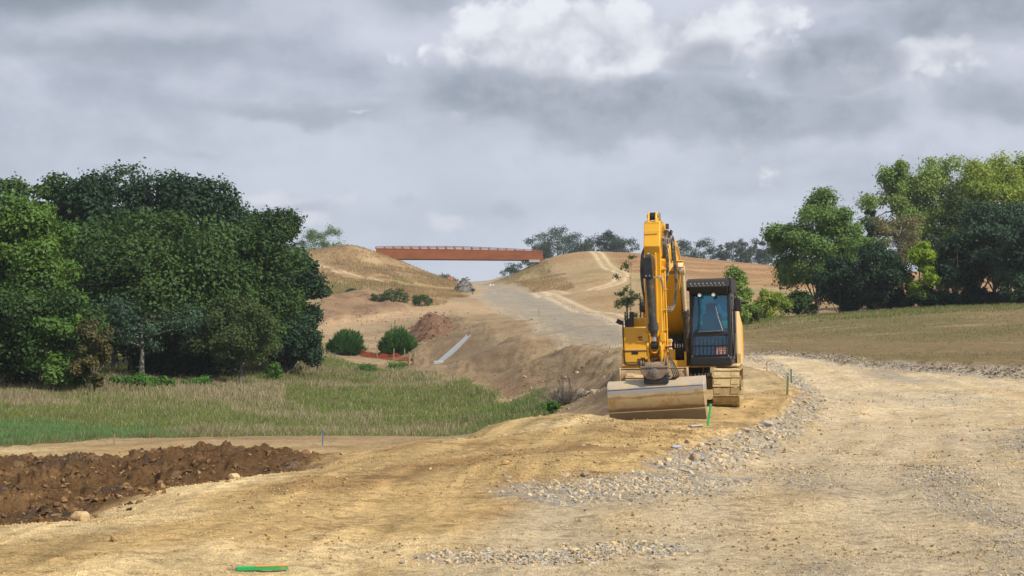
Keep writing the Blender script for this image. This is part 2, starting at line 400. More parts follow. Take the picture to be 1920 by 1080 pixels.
    col = col*(1-w['meadow'][:, None])+me_*w['meadow'][:, None]
    bc = np.tile(np.array((.22,.155,.09)), (N, 1))  # bank albedo lowered too, with cloud shade painted into it
    bc = mix3(bc, np.array((.29,.21,.13)), sstep(.1, .8, stripe*.6+stripe2*.6))
    bc = mix3(bc, np.array((.145,.095,.055)), sstep(.1, .8, -stripe*.5-stripe2*.6+.4*n1))
    col = col*(1-bk[:, None])+bc*bk[:, None]
    hn = fbm(X*.06, Y*.04, 5, 1000); hs = fbm(X*.25+Y*.05, Y*.1, 4, 1010)
    hc = np.tile(np.array((.30,.20,.095)), (N, 1))
    hc = mix3(hc, np.array((.25,.20,.08)), sstep(.0, .35, hn))
    hc = mix3(hc, np.array((.20,.13,.06)), sstep(.1, .45, hs)*.8)
    hc = mix3(hc, np.array((.44,.32,.17)), sstep(.15, .5, -hs)*.6)
    hw_ = np.clip(w['lhill']+w['rbank'], 0, 1)
    col = col*(1-hw_[:, None])+hc*hw_[:, None]
    rc = np.tile(np.array((.34,.24,.125)), (N, 1))
    rc = mix3(rc, np.array((.30,.19,.09)), sstep(0, .35, fbm(X*.05, Y*.15, 4, 1100)))
    rc = mix3(rc, np.array((.22,.20,.075)), sstep(.15, .4, fbm(X*.04, Y*.04, 4, 1120))*.6)
    ww = w['rhill']*(1-hw_)
    col = col*(1-ww[:, None])+rc*ww[:, None]
    pc = mix3(np.tile(np.array((.26,.145,.065)), (N, 1)), np.array((.38,.24,.115)), sstep(-.2, .5, fbm(X*.03, Y*.3, 4, 1150)))
    col = col*(1-w['plough'][:, None])+pc*w['plough'][:, None]
    cc = mix3(np.tile(np.array((.25,.16,.09)), (N, 1)), np.array((.165,.10,.055)), sstep(0, .4, fbm(X*.2, Y*.2, 4, 1160)))
    col = col*(1-w['cut'][:, None])+cc*w['cut'][:, None]
    fc = np.tile(np.array((.22,.16,.078)), (N, 1))
    fg = fbm(X*.09, Y*.11, 5, 1200); rim = np.exp(-((z-zof(594, Y))/np.maximum(.6, Y*.012))**2)*0
    gm = sstep(.05, .4, fg) ; topb = sstep(88, 104, Y)*sstep(126, 114, Y)
    fc = mix3(fc, np.array((.13,.145,.04)), np.clip(gm*.42+topb*.8*(fg > -.35), 0, 1))
    fc = mix3(fc, np.array((.33,.24,.125)), sstep(.2, .5, fbm(X*.2, Y*.5, 4, 1220))*.6)
    col = col*(1-w['field'][:, None])+fc*w['field'][:, None]
    bandp = BAND; d = sdist(bandp, t, l, False); col = mix3(col, np.array((.42,.29,.165)), np.exp(-(d/4.5)**2)*.85*(1-w['lhill']))
    for p in PATHS:
        d = sdist(p, t, l, False); a = np.exp(-((np.abs(d)-.95)/.42)**2)+.28*np.exp(-(d/1.7)**2)
        col = mix3(col, np.array((.58,.44,.27)), np.clip(a, 0, 1)*.8)
    zid = np.zeros(N, int)
    for i, k in enumerate(('rhill','plough','lhill','rbank','cut','field','bank','meadow','mud','road'), 1): zid[sd[k] < 0] = i
    grassy = np.clip(w['lhill']*.8+w['rbank']*.9+w['field']*gm+w['meadow'], 0, 1)
    return dict(z=z, col=col, zid=zid, grav=np.clip(gr+g*.55, 0, 1), grassy=grassy, w=w, sd=sd, gr=gr, g=g, mud=m)
def H(x, y):
    return float(zones(np.array([x]), np.array([y]))['z'][0])
def at(px, Y):
    """ground point under image column px at distance Y"""
    x = (px-960)/F*Y; return Vector((x, Y, H(x, Y)))
def ground_mat():
    m, nt, b = new_mat('ground_earth'); co = texco(nt)
    at_ = nt.nodes.new('ShaderNodeAttribute'); at_.attribute_name = 'col'
    ga = nt.nodes.new('ShaderNodeAttribute'); ga.attribute_name = 'grav'; g = X(nt, ga.outputs['Fac'])
    gs = nt.nodes.new('ShaderNodeAttribute'); gs.attribute_name = 'grassy'; gy = X(nt, gs.outputs['Fac'])
    md = nt.nodes.new('ShaderNodeAttribute'); md.attribute_name = 'mud'; mu = X(nt, md.outputs['Fac'])
    n1 = noise(nt, co, 9, 8, .72); n2 = noise(nt, co, 45, 4, .7); nf = noise(nt, co, .9, 6, .7)
    v = nt.nodes.new('ShaderNodeTexVoronoi'); v.inputs['Scale'].default_value = 17; v.inputs['Randomness'].default_value = 1
    nt.links.new(co, v.inputs['Vector']); vr = nt.nodes.new('ShaderNodeSeparateColor'); nt.links.new(v.outputs['Color'], vr.inputs[0])
    cell = X(nt, vr.outputs[0]); vd = X(nt, v.outputs['Distance'])
    k = n1.sm(.3, .7, .72, 1.22)*n2.sm(.3, .7, .86, 1.12)*nf.sm(.3, .7, .85, 1.13)
    c = mixc(nt, 1.0, at_.outputs['Color'], k.s, 'MULTIPLY')
    # dark clods
    cl = (noise(nt, mapping(nt, co, (.8,1.3,1)), 4.2, 7, .82, .3)*.8+noise(nt, co, 1.1, 4, .6)*.2).sm(.54, .61)
    c = mixc(nt, cl*.34*(1-g*1.0)*(1-gy*1.0), c, mixc(nt, 1.0, c, (.55,.46,.38), 'MULTIPLY'))
    st = mixc(nt, cell.sm(0, 1), (.20,.19,.175), (.52,.49,.43))
    c = mixc(nt, g*cell.sm(.25, .5)*.55, c, st)
    nt.links.new(c, b.inputs['Base Color'])
    b.inputs['Roughness'].default_value = .95; b.inputs['Specular IOR Level'].default_value = .15
    h = n1*.9+n2*.45+cl*.25+(.5-vd)*g*.5+noise(nt, co, 2.2, 6, .7)*(gy*2+mu*1.5)
    bump(nt, b, h, 1.0, .10)
    return m
M_GROUND = ground_mat()
def build_terrain():
    core = np.arange(-560, 2480.1, 3.0)/1.0
    left = -560-np.cumsum(np.geomspace(4, 260, 40)); right = 2480+np.cumsum(np.geomspace(4, 260, 40))
    px = np.concatenate([left[::-1], core, right]); t = (px-960)/F
    l = np.concatenate([np.linspace(math.log(2), math.log(8.5), 50, endpoint=False), np.linspace(math.log(8.5), math.log(42), 430, endpoint=False),
                        np.linspace(math.log(42), math.log(420), 420, endpoint=False), np.linspace(math.log(420), math.log(1600), 30)])
    T, L = np.meshgrid(t, l); Y = np.exp(L).ravel(); Xw = T.ravel()*Y
    parts = [zones(Xw[i:i+200000], Y[i:i+200000]) for i in range(0, len(Xw), 200000)]
    z = np.concatenate([p['z'] for p in parts]); col = np.concatenate([p['col'] for p in parts]); zid = np.concatenate([p['zid'] for p in parts])
    at3 = {k: np.concatenate([p[k] for p in parts]) for k in ('grav', 'grassy', 'mud')}
    nr, nc = L.shape; idx = np.arange(nr*nc).reshape(nr, nc)
    f = np.stack([idx[:-1, :-1], idx[:-1, 1:], idx[1:, 1:], idx[1:, :-1]], -1).reshape(-1, 4)
    fz = zid[f[:, 0]]
    v = np.stack([Xw, Y, z], -1)
    names = {0: 'ground', 1: 'far_hillside', 2: 'ploughed_field', 3: 'hillside', 4: 'cutting_bank', 5: 'cut_slope', 6: 'field', 7: 'embankment', 8: 'meadow', 9: 'mud_bank', 10: 'haul_road'}
    for k, nm in names.items():
        ff = f[fz == k]
        if not len(ff): continue
        used = np.unique(ff); mp = np.full(len(v), -1); mp[used] = np.arange(len(used))
        o = mesh_np(nm, v[used], mp[ff], M_GROUND, smooth=True, vcol=col[used], vattr={a: b[used] for a, b in at3.items()})
        tag(o, kind='structure')
build_terrain()
# ------------------------------------------------------------------ excavator
DUST = (.42, .31, .17)
M_YEL = simple('yellow_paint', (.66, .345, .012), .42, 0, DUST, .16, 2.2, .06, coat=.15)
M_YELD = simple('dusty_yellow_paint', (.58, .36, .07), .6, 0, (.50, .36, .18), .75, 2.5, .1)
def grime(m):
    nt = m.node_tree; b = nt.nodes['Principled BSDF']; co = texco(nt); src = b.inputs['Base Color'].links[0].from_socket
    v = mapping(nt, co, (1.6, 1.6, .5)); n1 = noise(nt, v, 5, 8, .75, .5).sm(.56, .74); n2 = noise(nt, co, 30, 5, .8).sm(.62, .7)
    c = mixc(nt, n1*.38, src, (.26,.15,.035)); c = mixc(nt, n2*.45, c, (.20,.13,.05)); nt.links.new(c, b.inputs['Base Color'])
grime(M_YEL)
M_BLK = simple('black_paint', (.012, .012, .014), .4, 0, (.12, .10, .07), .05, 3, .2)
M_RUB = simple('black_rubber', (.022, .022, .022), .65, 0, (.25, .19, .12), .3, 6, .3)
M_STEEL = simple('worn_dark_steel', (.16, .145, .13), .55, .35, (.30, .22, .13), .55, 5, .3, bmp=.3)
M_CYL = simple('dusty_cylinder', (.035, .033, .03), .45, .2, (.15, .12, .08), .3, 5, .25)
M_CHR = simple('chrome_rod', (.55, .52, .48), .25, .9, (.40, .32, .2), .3, 8, .1)
M_ROD = simple('dusty_rod', (.55, .45, .28), .5, .2, (.45, .34, .2), .3, 8, .1)
M_WHT = simple('lamp_lens', (.8, .78, .74), .2, 0, (.5, .45, .35), .2, 9, .05)
M_SEAT = simple('seat_cloth', (.13, .15, .17), .8)
M_RED = simple('faded_red_placard', (.50, .20, .18), .6, 0, (.45, .33, .26), .4, 12, .15)
M_PALE = simple('pale_print', (.62, .48, .42), .7, 0, (.45, .33, .26), .3, 12, .15)
M_TRACK = simple('muddy_track_steel', (.34, .245, .11), .75, 0, (.50, .38, .20), .5, 3.5, .3, bmp=.5)
M_TRKD = simple('dark_inner_track', (.10, .075, .045), .85, 0, (.3, .22, .12), .4, 5, .3)  # darker tone for chain, sprocket and rollers inside the shoes
M_ORNG = simple('sunfaded_mark', (.8, .16, .03), .7)
def glass_mat(name, tint, refl=.18):
    m = bpy.data.materials.new(name); m.use_nodes = True; nt = m.node_tree; nt.nodes.clear()
    o = nt.nodes.new('ShaderNodeOutputMaterial'); a = nt.nodes.new('ShaderNodeBsdfTransparent'); a.inputs[0].default_value = (*tint, 1)
    g = nt.nodes.new('ShaderNodeBsdfGlossy'); g.inputs[0].default_value = (.75, .85, .95, 1); g.inputs['Roughness'].default_value = .06
    d = nt.nodes.new('ShaderNodeBsdfDiffuse'); d.inputs[0].default_value = (.03, .24, .38, 1)
    lw = nt.nodes.new('ShaderNodeLayerWeight'); lw.inputs[0].default_value = .35
    fr = X(nt, lw.outputs['Fresnel'])+refl
    m0 = nt.nodes.new('ShaderNodeMixShader'); m0.inputs[0].default_value = .10
    nt.links.new(a.outputs[0], m0.inputs[1]); nt.links.new(d.outputs[0], m0.inputs[2])
    mx = nt.nodes.new('ShaderNodeMixShader'); nt.links.new(fr.s, mx.inputs[0]); nt.links.new(m0.outputs[0], mx.inputs[1]); nt.links.new(g.outputs[0], mx.inputs[2])
    nt.links.new(mx.outputs[0], o.inputs[0]); return m
M_GLASS = glass_mat('tinted_cab_glass', (.34, .72, .90), .03)
def bucket_mat():
    m, nt, b = new_mat('bucket_steel'); co = texco(nt); sp = nt.nodes.new('ShaderNodeSeparateXYZ'); nt.links.new(co, sp.inputs[0])
    z = X(nt, sp.outputs[2]); v = mapping(nt, co, (1, 1, 1)); vs = mapping(nt, co, (.6, 1, 5))
    w = (noise(nt, vs, 2.2, 6, .65)-.5)*.20; n = noise(nt, v, 4, 8, .7); zz = z+w+(noise(nt, v, 9, 5, .7)-.5)*.05
    tan = (.37, .275, .14); och = (.27, .155, .045); gry = (.25, .245, .25); drk = (.19, .155, .105); pal = (.37, .32, .25)
    c = mixc(nt, zz.sm(.06, .14), drk, tan)  # bottom darker: shade of the turned-under edge painted in along with dirt
    c = mixc(nt, zz.sm(.10, .13)*(1-zz.sm(.15, .20)), c, (.19, .125, .06))
    c = mixc(nt, n.sm(.45, .62)*zz.sm(.1, .2), c, mixc(nt, noise(nt, v, 2.2, 5).sm(.4, .6), tan, och))
    c = mixc(nt, zz.sm(.385, .41)*(1-zz.sm(.42, .46))*.8, c, (.20, .12, .045))
    c = mixc(nt, zz.sm(.47, .53)*(1-n.sm(.55, .7)*.5), c, gry)
    c = mixc(nt, zz.sm(.60, .625), c, mixc(nt, n.sm(.42, .6), pal, (.46, .35, .21)))
    c = mixc(nt, noise(nt, v, 24, 4, .7).sm(.60, .74)*.6, c, (.24, .17, .09))
    nt.links.new(c, b.inputs['Base Color']); b.inputs['Roughness'].default_value = .6; b.inputs['Metallic'].default_value = .1
    bump(nt, b, n+noise(nt, v, 22, 5, .7)*.4, .4, .02)
    return m
M_BKT = bucket_mat()

def split_mb(mb):
    """one collector for each run of faces that share vertices; pieces whose boxes touch stay together"""
    par = list(range(len(mb.v)))
    def find(a):
        while par[a] != a: par[a] = par[par[a]]; a = par[a]
        return a
    for f in mb.f:
        for q in f[1:]: par[find(q)] = find(f[0])
    gr = {}
    for i in range(len(mb.v)): gr.setdefault(find(i), []).append(i)
    B = []
    for ids in gr.values():
        P_ = np.array([tuple(mb.v[i]) for i in ids]); B.append([set(ids), P_.min(0)-.003, P_.max(0)+.003])
    ch = True
    while ch:
        ch = False
        for i in range(len(B)):
            for j in range(i+1, len(B)):
                if (B[i][1] <= B[j][2]).all() and (B[j][1] <= B[i][2]).all() :
                    B[i] = [B[i][0] | B[j][0], np.minimum(B[i][1], B[j][1]), np.maximum(B[i][2], B[j][2])]; del B[j]; ch = True; break
            if ch: break
    out = []
    for ids, _, _ in B:
        m = MB(); mp = {i: k for k, i in enumerate(sorted(ids))}; m.v = [mb.v[i] for i in sorted(ids)]; m.f = [tuple(mp[q] for q in f) for f in mb.f if f[0] in ids]; out.append(m)
    return out
def build_excavator():
    ex = empty('excavator', (4.35, 35.9, -.15), R(-12.5)); ex.rotation_euler = Matrix.Rotation(R(-12.5), 3, 'Z').to_euler()
    ex.rotation_mode = 'QUATERNION'
    ex.rotation_quaternion = (Matrix.Rotation(R(-12.5), 3, 'Z') @ Matrix.Rotation(R(-1.5), 3, 'Y')).to_quaternion()
    tag(ex, 'yellow tracked excavator parked on the sandy road edge with its wide bucket lowered', 'excavator')
    SPLIT = {'lamp_lens','track_roller','pin_boss','guard_bolt','edge_bolt','bucket_ear','hole_light_disc','hose_fitting','arm_bracket','side_plate','side_window','ring_bolt','valve_hose','hose','boom_pipe','vent_slot','arm_rib','round_work_lamp','step_hanger','hitch_ears','placard_print','guard_clamp','platform_rail','link_plate','mirror_arm','control_console','hose_coupling','hydraulic_hose'}
    def part(name, mb, mat, par=ex, bevel=0, lab=None, ang=35, seg=2):
        if name in SPLIT:
            first = None
            for m_ in split_mb(mb):
                o = m_.build(name, mat, par, bevel, ang, seg); first = first or o
            return first
        o = mb.build(name, mat, par, bevel, ang, seg)
        if lab: o['label'] = lab
        return o
    # ---------------- tracks
    rot4 = R(2)
    def track(xc, lab):
        r = .44; L = 3.3; y0, y1 = -L/2-.1, L/2-.1; zc = r+.03; N = 45
        per = 2*L+2*math.pi*r; mb = MB(); gap = MB()
        for k in range(N):
            s = (k+.35)*per/N
            if s < L: y, z, a = y0+s, zc+r, 0
            elif s < L+math.pi*r: th = (s-L)/r; y, z, a = y1+r*math.sin(th), zc+r*math.cos(th), -th
            elif s < 2*L+math.pi*r: y, z, a = y1-(s-L-math.pi*r), zc-r, -math.pi
            else: th = (s-2*L-math.pi*r)/r; y, z, a = y0-r*math.sin(th), zc-r*math.cos(th), -math.pi-th
            if z > zc+r-.01: z -= .02*math.sin(math.pi*(y-y0)/L)
            M3 = Matrix.Rotation(a, 3, 'X'); c = Vector((xc, y, z))
            p = per/N
            mb.box(c, (.62, p*.90, .03), M3)
            for dy, h in ((-.44, .03),):
                mb.box(c+M3 @ Vector((0, dy*p, .02)), (.62, .02, h), M3)
            for sx in (-.2, .2): mb.box(c+M3 @ Vector((sx, .1*p, .018)), (.17, p*.6, .02), M3)
            for sx in (-.1, .1):
                gap.box(c+M3 @ Vector((sx, 0, -.05)), (.05, p*.98, .07), M3)
        t = part('track', mb, M_TRACK, lab=lab)
        part('track_chain', gap, M_TRKD, t)
        fr = MB(); fr.prism([(y0+.25,.24),(y0+.25,.62),(y0+.5,.70),(y1-.5,.70),(y1-.2,.6),(y1-.2,.26),(y1-.5,.2),(y0+.5,.2)], xc-.17, xc+.17)
        part('track_frame', fr, M_YELD, t, .02)
        w = MB(); w.cyl((xc-.06,y0,zc), (xc+.06,y0,zc), .34, n=32); w.cyl((xc-.19,y0,zc), (xc+.19,y0,zc), .12, n=20)
        part('idler_wheel', w, M_TRACK, t, .01)
        w = MB(); w.cyl((xc-.05,y1,zc), (xc+.05,y1,zc), .35, n=22); w.cyl((xc-.26,y1,zc), (xc+.26,y1,zc), .2, n=24)
        part('drive_sprocket', w, M_TRKD, t, .01)
        w = MB()
        for k in range(7):
            y = y0+.45+k*(L-.9)/6; w.cyl((xc-.14,y,.15), (xc+.14,y,.15), .085, n=16)
        part('track_roller', w, M_TRKD, t)
        t.rotation_euler = (0, R(1.0), rot4)
        return t
    track(-.95, None); track(1.12, None)
    uc = MB(); uc.bb(-.75,.85,-.75,.75,.38,.66); uc.bb(-.45,.5,-1.1,1.0,.42,.62)
    o = part('undercarriage_frame', uc, M_YELD, bevel=.03); o.rotation_euler = (0,0,rot4)
    b_ = MB(); b_.prism([(-1.98,.62),(-2.06,.60),(-2.10,.78),(-2.06,.93),(-1.80,.95),(-1.76,.9)], -1.30, .27)
    b_.bb(.27,.30,-2.12,-1.74,.55,.98); b_.bb(-1.33,-1.30,-2.12,-1.74,.55,.98)
    part('front_beam', b_, simple('brown_dusty_beam', (.27,.155,.075), .7, 0, (.52,.40,.25), .5, 3, .15), bevel=.008)
    b_ = MB(); b_.bb(-1.30,.27,-2.05,-1.75,.955,.975); part('beam_ledge', b_, M_TRACK)
    sw = MB(); sw.cyl((.05,0,.64), (.05,0,.93), .62, n=48); part('slewing_ring', sw, M_BLK)
    t_ = MB()
    for k in range(40):
        a = 2*math.pi*k/40; t_.box((.05+.635*math.cos(a), .635*math.sin(a), .73), (.04,.04,.09), Matrix.Rotation(a,3,'Z'))
    part('ring_bolt', t_, M_CHR)
    # ---------------- upper works
    dk = MB(); dk.bb(-1.28,1.30,-1.25,2.3,.95,1.12); part('deck', dk, M_YEL, bevel=.02)
    # tool box and tank housing, viewer's left
    hs = MB()
    hs.prism([(-1.55,1.02),(-1.55,1.31),(-1.55,1.315),(-1.50,1.36),(-1.50,1.40),(-1.45,1.93),(-1.40,1.97),(.5,1.97),(.5,.95),(-1.47,.95)], -1.33, -.36)
    ho = part('side_housing', hs, M_YEL, bevel=.025)
    d = MB(); d.bb(-1.29,-.40,-1.575,-1.54,1.11,1.37); dd = part('toolbox_door', d, M_YEL, ho, .012)
    d = MB(); d.bb(-1.09,-.93,-1.584,-1.573,1.30,1.365); part('door_handle', d, M_BLK, ho, .004)
    d = MB(); d.prism([(-1.58,1.385),(-1.60,1.40),(-1.60,1.42),(-1.48,1.42),(-1.48,1.385)], -1.32, -.38); part('step_ledge', d, M_YELD, ho)
    d = MB()
    for z0 in (1.60, 1.66, 1.735):
        d.bb(-.93,-.42,-1.515,-1.47,z0,z0+.022)
    d.bb(-.95,-.93,-1.515,-1.47,1.60,1.757); part('vent_recess', d, M_YEL, ho, .004)
    d = MB(); d.bb(-.92,-.43,-1.500,-1.468,1.625,1.655); d.bb(-.92,-.43,-1.496,-1.462,1.685,1.73); part('vent_slot', d, simple('painted_vent_shade', (.22,.105,.02), .7), ho)  # shade inside the slots is put into the slabs' dark yellow
    d = MB(); d.bb(-1.12,-.40,-1.0,.45,1.95,2.20); d.bb(-.98,-.40,-.2,.5,2.2,2.36); part('upper_housing', d, M_YEL, ho, .04)
    d = MB(); d.prism([(-.5,2.34),(-.5,2.50),(-.42,2.60),(-.1,2.62),(.1,2.5),(.1,2.34)], -1.02, -.50); part('air_cleaner_cover', d, M_BLK, ex, .05)
    d = MB(); d.bb(-1.28,1.28,.5,2.1,1.1,2.0); d.bb(-.9,.2,.7,1.9,2.0,2.18); part('engine_hood', d, M_YEL, bevel=.06)
    cw = MB(); pr = [(1.75,.98),(1.75,2.05),(2.35,2.1),(2.62,2.0),(2.74,1.7),(2.74,1.2),(2.6,.98)]; cw.prism(pr, -1.33, 1.36); part('counterweight', cw, M_YEL, bevel=.09, seg=3)
    d = MB(); d.prism([(.38,.97),(.38,1.9),(.55,2.32),(.75,2.40),(1.8,2.1),(1.8,.97)], 1.22, 1.37); part('side_door', d, M_YELD, bevel=.03)
    d = MB(); d.cyl((-.55,1.4,2.1),(-.55,1.4,2.65),.06,n=14); part('exhaust_pipe', d, M_BLK)
    # platform edge with hand rails
    hr = MB()
    hr.tube(bez([(-1.28,-1.60,2.12),(-1.28,-1.62,2.0),(-1.27,-1.62,1.4),(-1.255,-1.62,1.13),(-1.20,-1.62,1.05),(-.72,-1.62,1.05)],8), .018, 8)
    part('grab_rail', hr, M_BLK)
    hr = MB(); hr.tube(bez([(-1.22,-1.25,1.95),(-1.22,-1.25,2.3),(-1.22,-1.22,2.62),(-1.17,-1.15,2.68),(-.98,-.9,2.68),(-.94,-.85,2.6),(-.94,-.85,1.98)],8), .02, 8)
    hr.tube([(-1.26,-1.3,1.95),(-1.26,-1.3,2.35)], .016, 8)
    part('platform_rail', hr, M_BLK)
    mr = MB(); mr.box((-1.40,-1.35,2.10), (.15,.05,.11), Matrix.Rotation(R(25),3,'Y')); mr.tube([(-1.2,-1.3,2.02),(-1.40,-1.33,2.06)], .012, 6); mr.bb(-1.24,-1.06,-1.34,-1.2,1.97,2.16); mr.bb(-1.16,-1.06,-1.3,-1.18,2.1,2.34)
    part('mirror', mr, M_BLK, bevel=.01)
    # ---------------- boom
    bm_ = [(-.05,1.55),(-.35,1.50),(-.75,1.72),(-1.55,2.75),(-2.15,3.28),(-2.6,3.42),(-4.15,3.12),(-4.38,3.22),(-4.42,3.42),(-4.25,3.56),(-2.75,3.98),(-2.2,4.0),(-1.75,3.80),(.0,1.98),(.12,1.75)]
    b = MB(); b.prism(bm_, -.33, .13); bo = part('boom', b, M_YEL, bevel=.015)
    d = MB()
    pts = [(-.35,1.62),(-.8,1.9),(-1.6,2.92),(-2.2,3.42)]
    for i in range(3):
        a, c2 = Vector((.15, pts[i][0], pts[i][1])), Vector((.15, pts[i+1][0], pts[i+1][1])); d.tube([a, c2], .016, 6)
        a.x = .15; 
    for q in (.165,):
        d.tube([(q,-.3,1.95),(q,-1.2,2.95),(q,-1.9,3.65),(q,-2.4,3.85)], .016, 6)
        d.tube([(q,-.2,1.98),(q,-1.1,2.98),(q,-1.8,3.68),(q,-2.4,3.9)], .014, 6)
    part('boom_pipe', d, M_YELD, bo)
    d = MB(); d.cyl((-.42,-2.05,3.30),(.22,-2.05,3.30),.10,n=24); d.cyl((-.4,-.1,1.75),(.2,-.1,1.75),.12,n=24); part('pin_boss', d, M_STEEL, bo)
    # boom rams
    for x in (-.50, .26):
        a = Vector((x,-1.30,1.12)); b2 = Vector((x*.92,-2.05,3.28)); m2 = a.lerp(b2,.56); r_ = MB()
        r_.cyl(a, m2, .075, n=20); r_.cyl(m2-(b2-a).normalized()*.16, m2, .10, .095, n=20); r_.cyl(a-(b2-a).normalized()*.1, a+(b2-a).normalized()*.08, .1, n=20)
        cy = part('boom_ram', r_, M_CYL)
        r_ = MB(); r_.cyl(m2, b2, .045, n=16); r_.cyl((x*.92-.06,-2.05,3.28),(x*.92+.06,-2.05,3.28),.1,n=20); part('ram_rod', r_, M_ROD, cy)
    d = MB(); d.box((.22,-2.30,3.40),(.15,.09,.14),Matrix.Rotation(R(-8),3,'X')); d.tube([(.12,-2.15,3.5),(.2,-2.28,3.5)],.02,6); d.bb(.0,.31,-2.36,-2.1,3.485,3.505)
    wl = part('work_lamp', d, M_YEL, bo, .012)
    d = MB(); d.box((.22,-2.353,3.395),(.11,.02,.10),Matrix.Rotation(R(-8),3,'X')); part('lamp_lens', d, M_WHT, bo, .01)
    # ---------------- arm cylinder on top of boom
    d = MB(); a = Vector((-.1,-2.35,4.12)); b2 = Vector((-.1,-4.05,4.42)); d.cyl(a, a.lerp(b2,.6), .075, n=18); 
    cy = part('arm_ram', d, M_YEL); d = MB(); d.cyl(a.lerp(b2,.6), b2, .045, n=14); d.cyl((-.18,-4.1,4.42),(-.02,-4.1,4.42),.085,n=20); part('ram_rod', d, M_CHR, cy)
    # ---------------- dipper arm
    sx0, sx1 = -.345, .01
    d = MB(); d.prism([(-4.12,4.25),(-4.38,4.30),(-4.50,4.22),(-4.66,3.72),(-4.58,3.58),(-4.52,2.6),(-4.50,1.35),(-4.44,1.14),(-4.30,1.10),(-4.14,1.18),(-4.08,1.6),(-3.95,2.8),(-3.88,3.4),(-3.90,3.75)], sx0, sx1)
    ar = part('dipper_arm', d, M_YEL, bevel=.012)
    d = MB()
    for x in (sx0+.07, sx1-.115):
        d.prism([(-4.15,4.22),(-4.48,4.20),(-4.44,4.40),(-4.36,4.50),(-4.22,4.50),(-4.15,4.42)], x, x+.045)
    d.bb(sx0+.01, sx1-.01, -4.50, -4.3, 4.2, 4.27)
    part('arm_bracket', d, M_YEL, ar, .01)
    d = MB(); d.bb(sx0, sx1, -4.612, -4.59, 4.035, 4.045); part('weld_seam', d, M_YELD, ar)
    d = MB(); d.cyl((sx0+.05,-4.31,4.41),(sx1-.06,-4.31,4.41),.035,n=16); d.cyl((sx0+.12,-4.31,4.41),(sx1-.12,-4.31,4.41),.085,n=20); part('pin_boss', d, M_BLK, ar)
    d = MB()
    d.prism([(-4.545,3.60),(-4.61,3.57),(-4.55,2.4),(-4.53,1.3),(-4.48,1.3),(-4.48,3.5)], sx0+.06, sx0+.12)
    d.prism([(-4.545,3.60),(-4.61,3.57),(-4.55,2.4),(-4.53,1.3),(-4.48,1.3),(-4.48,3.5)], sx1-.13, sx1-.09)
    d.bb(sx0+.02,sx1+.03,-4.62,-4.5,1.42,1.60)
    part('arm_rib', d, M_YEL, ar, .008)
    d = MB()
    for x in (sx1+.025, sx1+.075):
        d.tube(bez([(x,-4.35,3.35),(x,-4.45,3.0),(x+.01,-4.44,2.2),(x+.015,-4.42,1.5),(x+.01,-4.4,1.2)],6), .018, 8)
    d.tube([(sx0-.02,-4.4,3.3),(sx0-.02,-4.4,1.3)], .014, 6)
    for z in (3.2, 2.75, 2.3, 1.85, 1.5): d.bb(sx1-.01, sx1+.11, -4.48, -4.36, z, z+.035)
    for z in (2.9, 2.2, 1.6): d.bb(sx0-.04, sx0+.01, -4.44, -4.36, z, z+.03)
    part('hydraulic_pipe', d, M_YEL, ar)
    # elbow pipe and valve block
    d = MB(); d.tube(bez([(-.17,-4.80,3.02),(-.06,-4.80,3.03),(.02,-4.78,3.02),(.05,-4.72,2.92),(.06,-4.66,2.76)],8), .026, 10)
    d.tube(bez([(-.2,-4.72,3.5),(-.17,-4.78,3.52),(-.1,-4.78,3.46),(-.09,-4.72,3.2)],8), .012, 8); part('elbow_pipe', d, M_CHR, ar)
    d = MB(); d.bb(.06,.18,-4.40,-4.24,1.50,1.66); d.cyl((.16,-4.42,1.62),(.16,-4.3,1.62),.045,n=12); d.cyl((.12,-4.4,1.44),(.2,-4.4,1.44),.03,n=10); part('pipe_manifold', d, M_YELD, ar, .01)
    # bucket cylinder on the front of the arm
    a = Vector((-.235,-4.80,3.42)); b2 = Vector((-.16,-4.80,1.88)); u = (b2-a).normalized()
    d = MB(); d.cyl(a-u*.02, b2, .088, n=28); d.cyl(b2-u*.14, b2+u*.02, .118, n=28); d.cyl(b2+u*.02, b2+u*.09, .10, .08, n=28); d.cyl(b2+u*.05, b2+u*.16, .07, n=20); d.cyl((a.x-.06,-4.80,3.47),(a.x+.06,-4.80,3.47),.07,n=20)
    bc = part('bucket_ram', d, M_CYL)
    d = MB(); d.bb(a.x-.10,a.x+.10,-4.93,-4.87,3.0,3.46); part('guard_plate', d, M_BLK, bc, .015)
    d = MB()
    for x in (-.04, .04): d.cyl((a.x+x,-4.94,3.06),(a.x+x,-4.92,3.06),.016,n=10)
    part('guard_bolt', d, M_CHR, bc)
    c = Vector((-.15,-4.78,1.53))
    d = MB(); d.cyl(b2+u*.16, b2+u*.26, .052, n=20); part('ram_rod', d, M_CHR, bc)
    d = MB(); d.cyl(b2+u*.26, c, .066, n=20); d.cyl(c-Vector((.07,0,0)), c+Vector((.07,0,0)), .085, n=24); part('rod_eye', d, M_BLK, bc)
    d = MB(); d.tube(bez([(c.x-.12,-4.74,1.76),(c.x-.11,-4.76,1.54),(c.x-.06,-4.78,1.40),(c.x,-4.79,1.37),(c.x+.06,-4.78,1.40),(c.x+.11,-4.76,1.54),(c.x+.12,-4.74,1.76)],6), .02, 8)
    d.bb(c.x-.26,c.x-.13,-4.78,-4.55,1.62,1.80); d.bb(c.x+.13,c.x+.24,-4.78,-4.55,1.62,1.80); part('link_yoke', d, M_YEL, ar, .008)
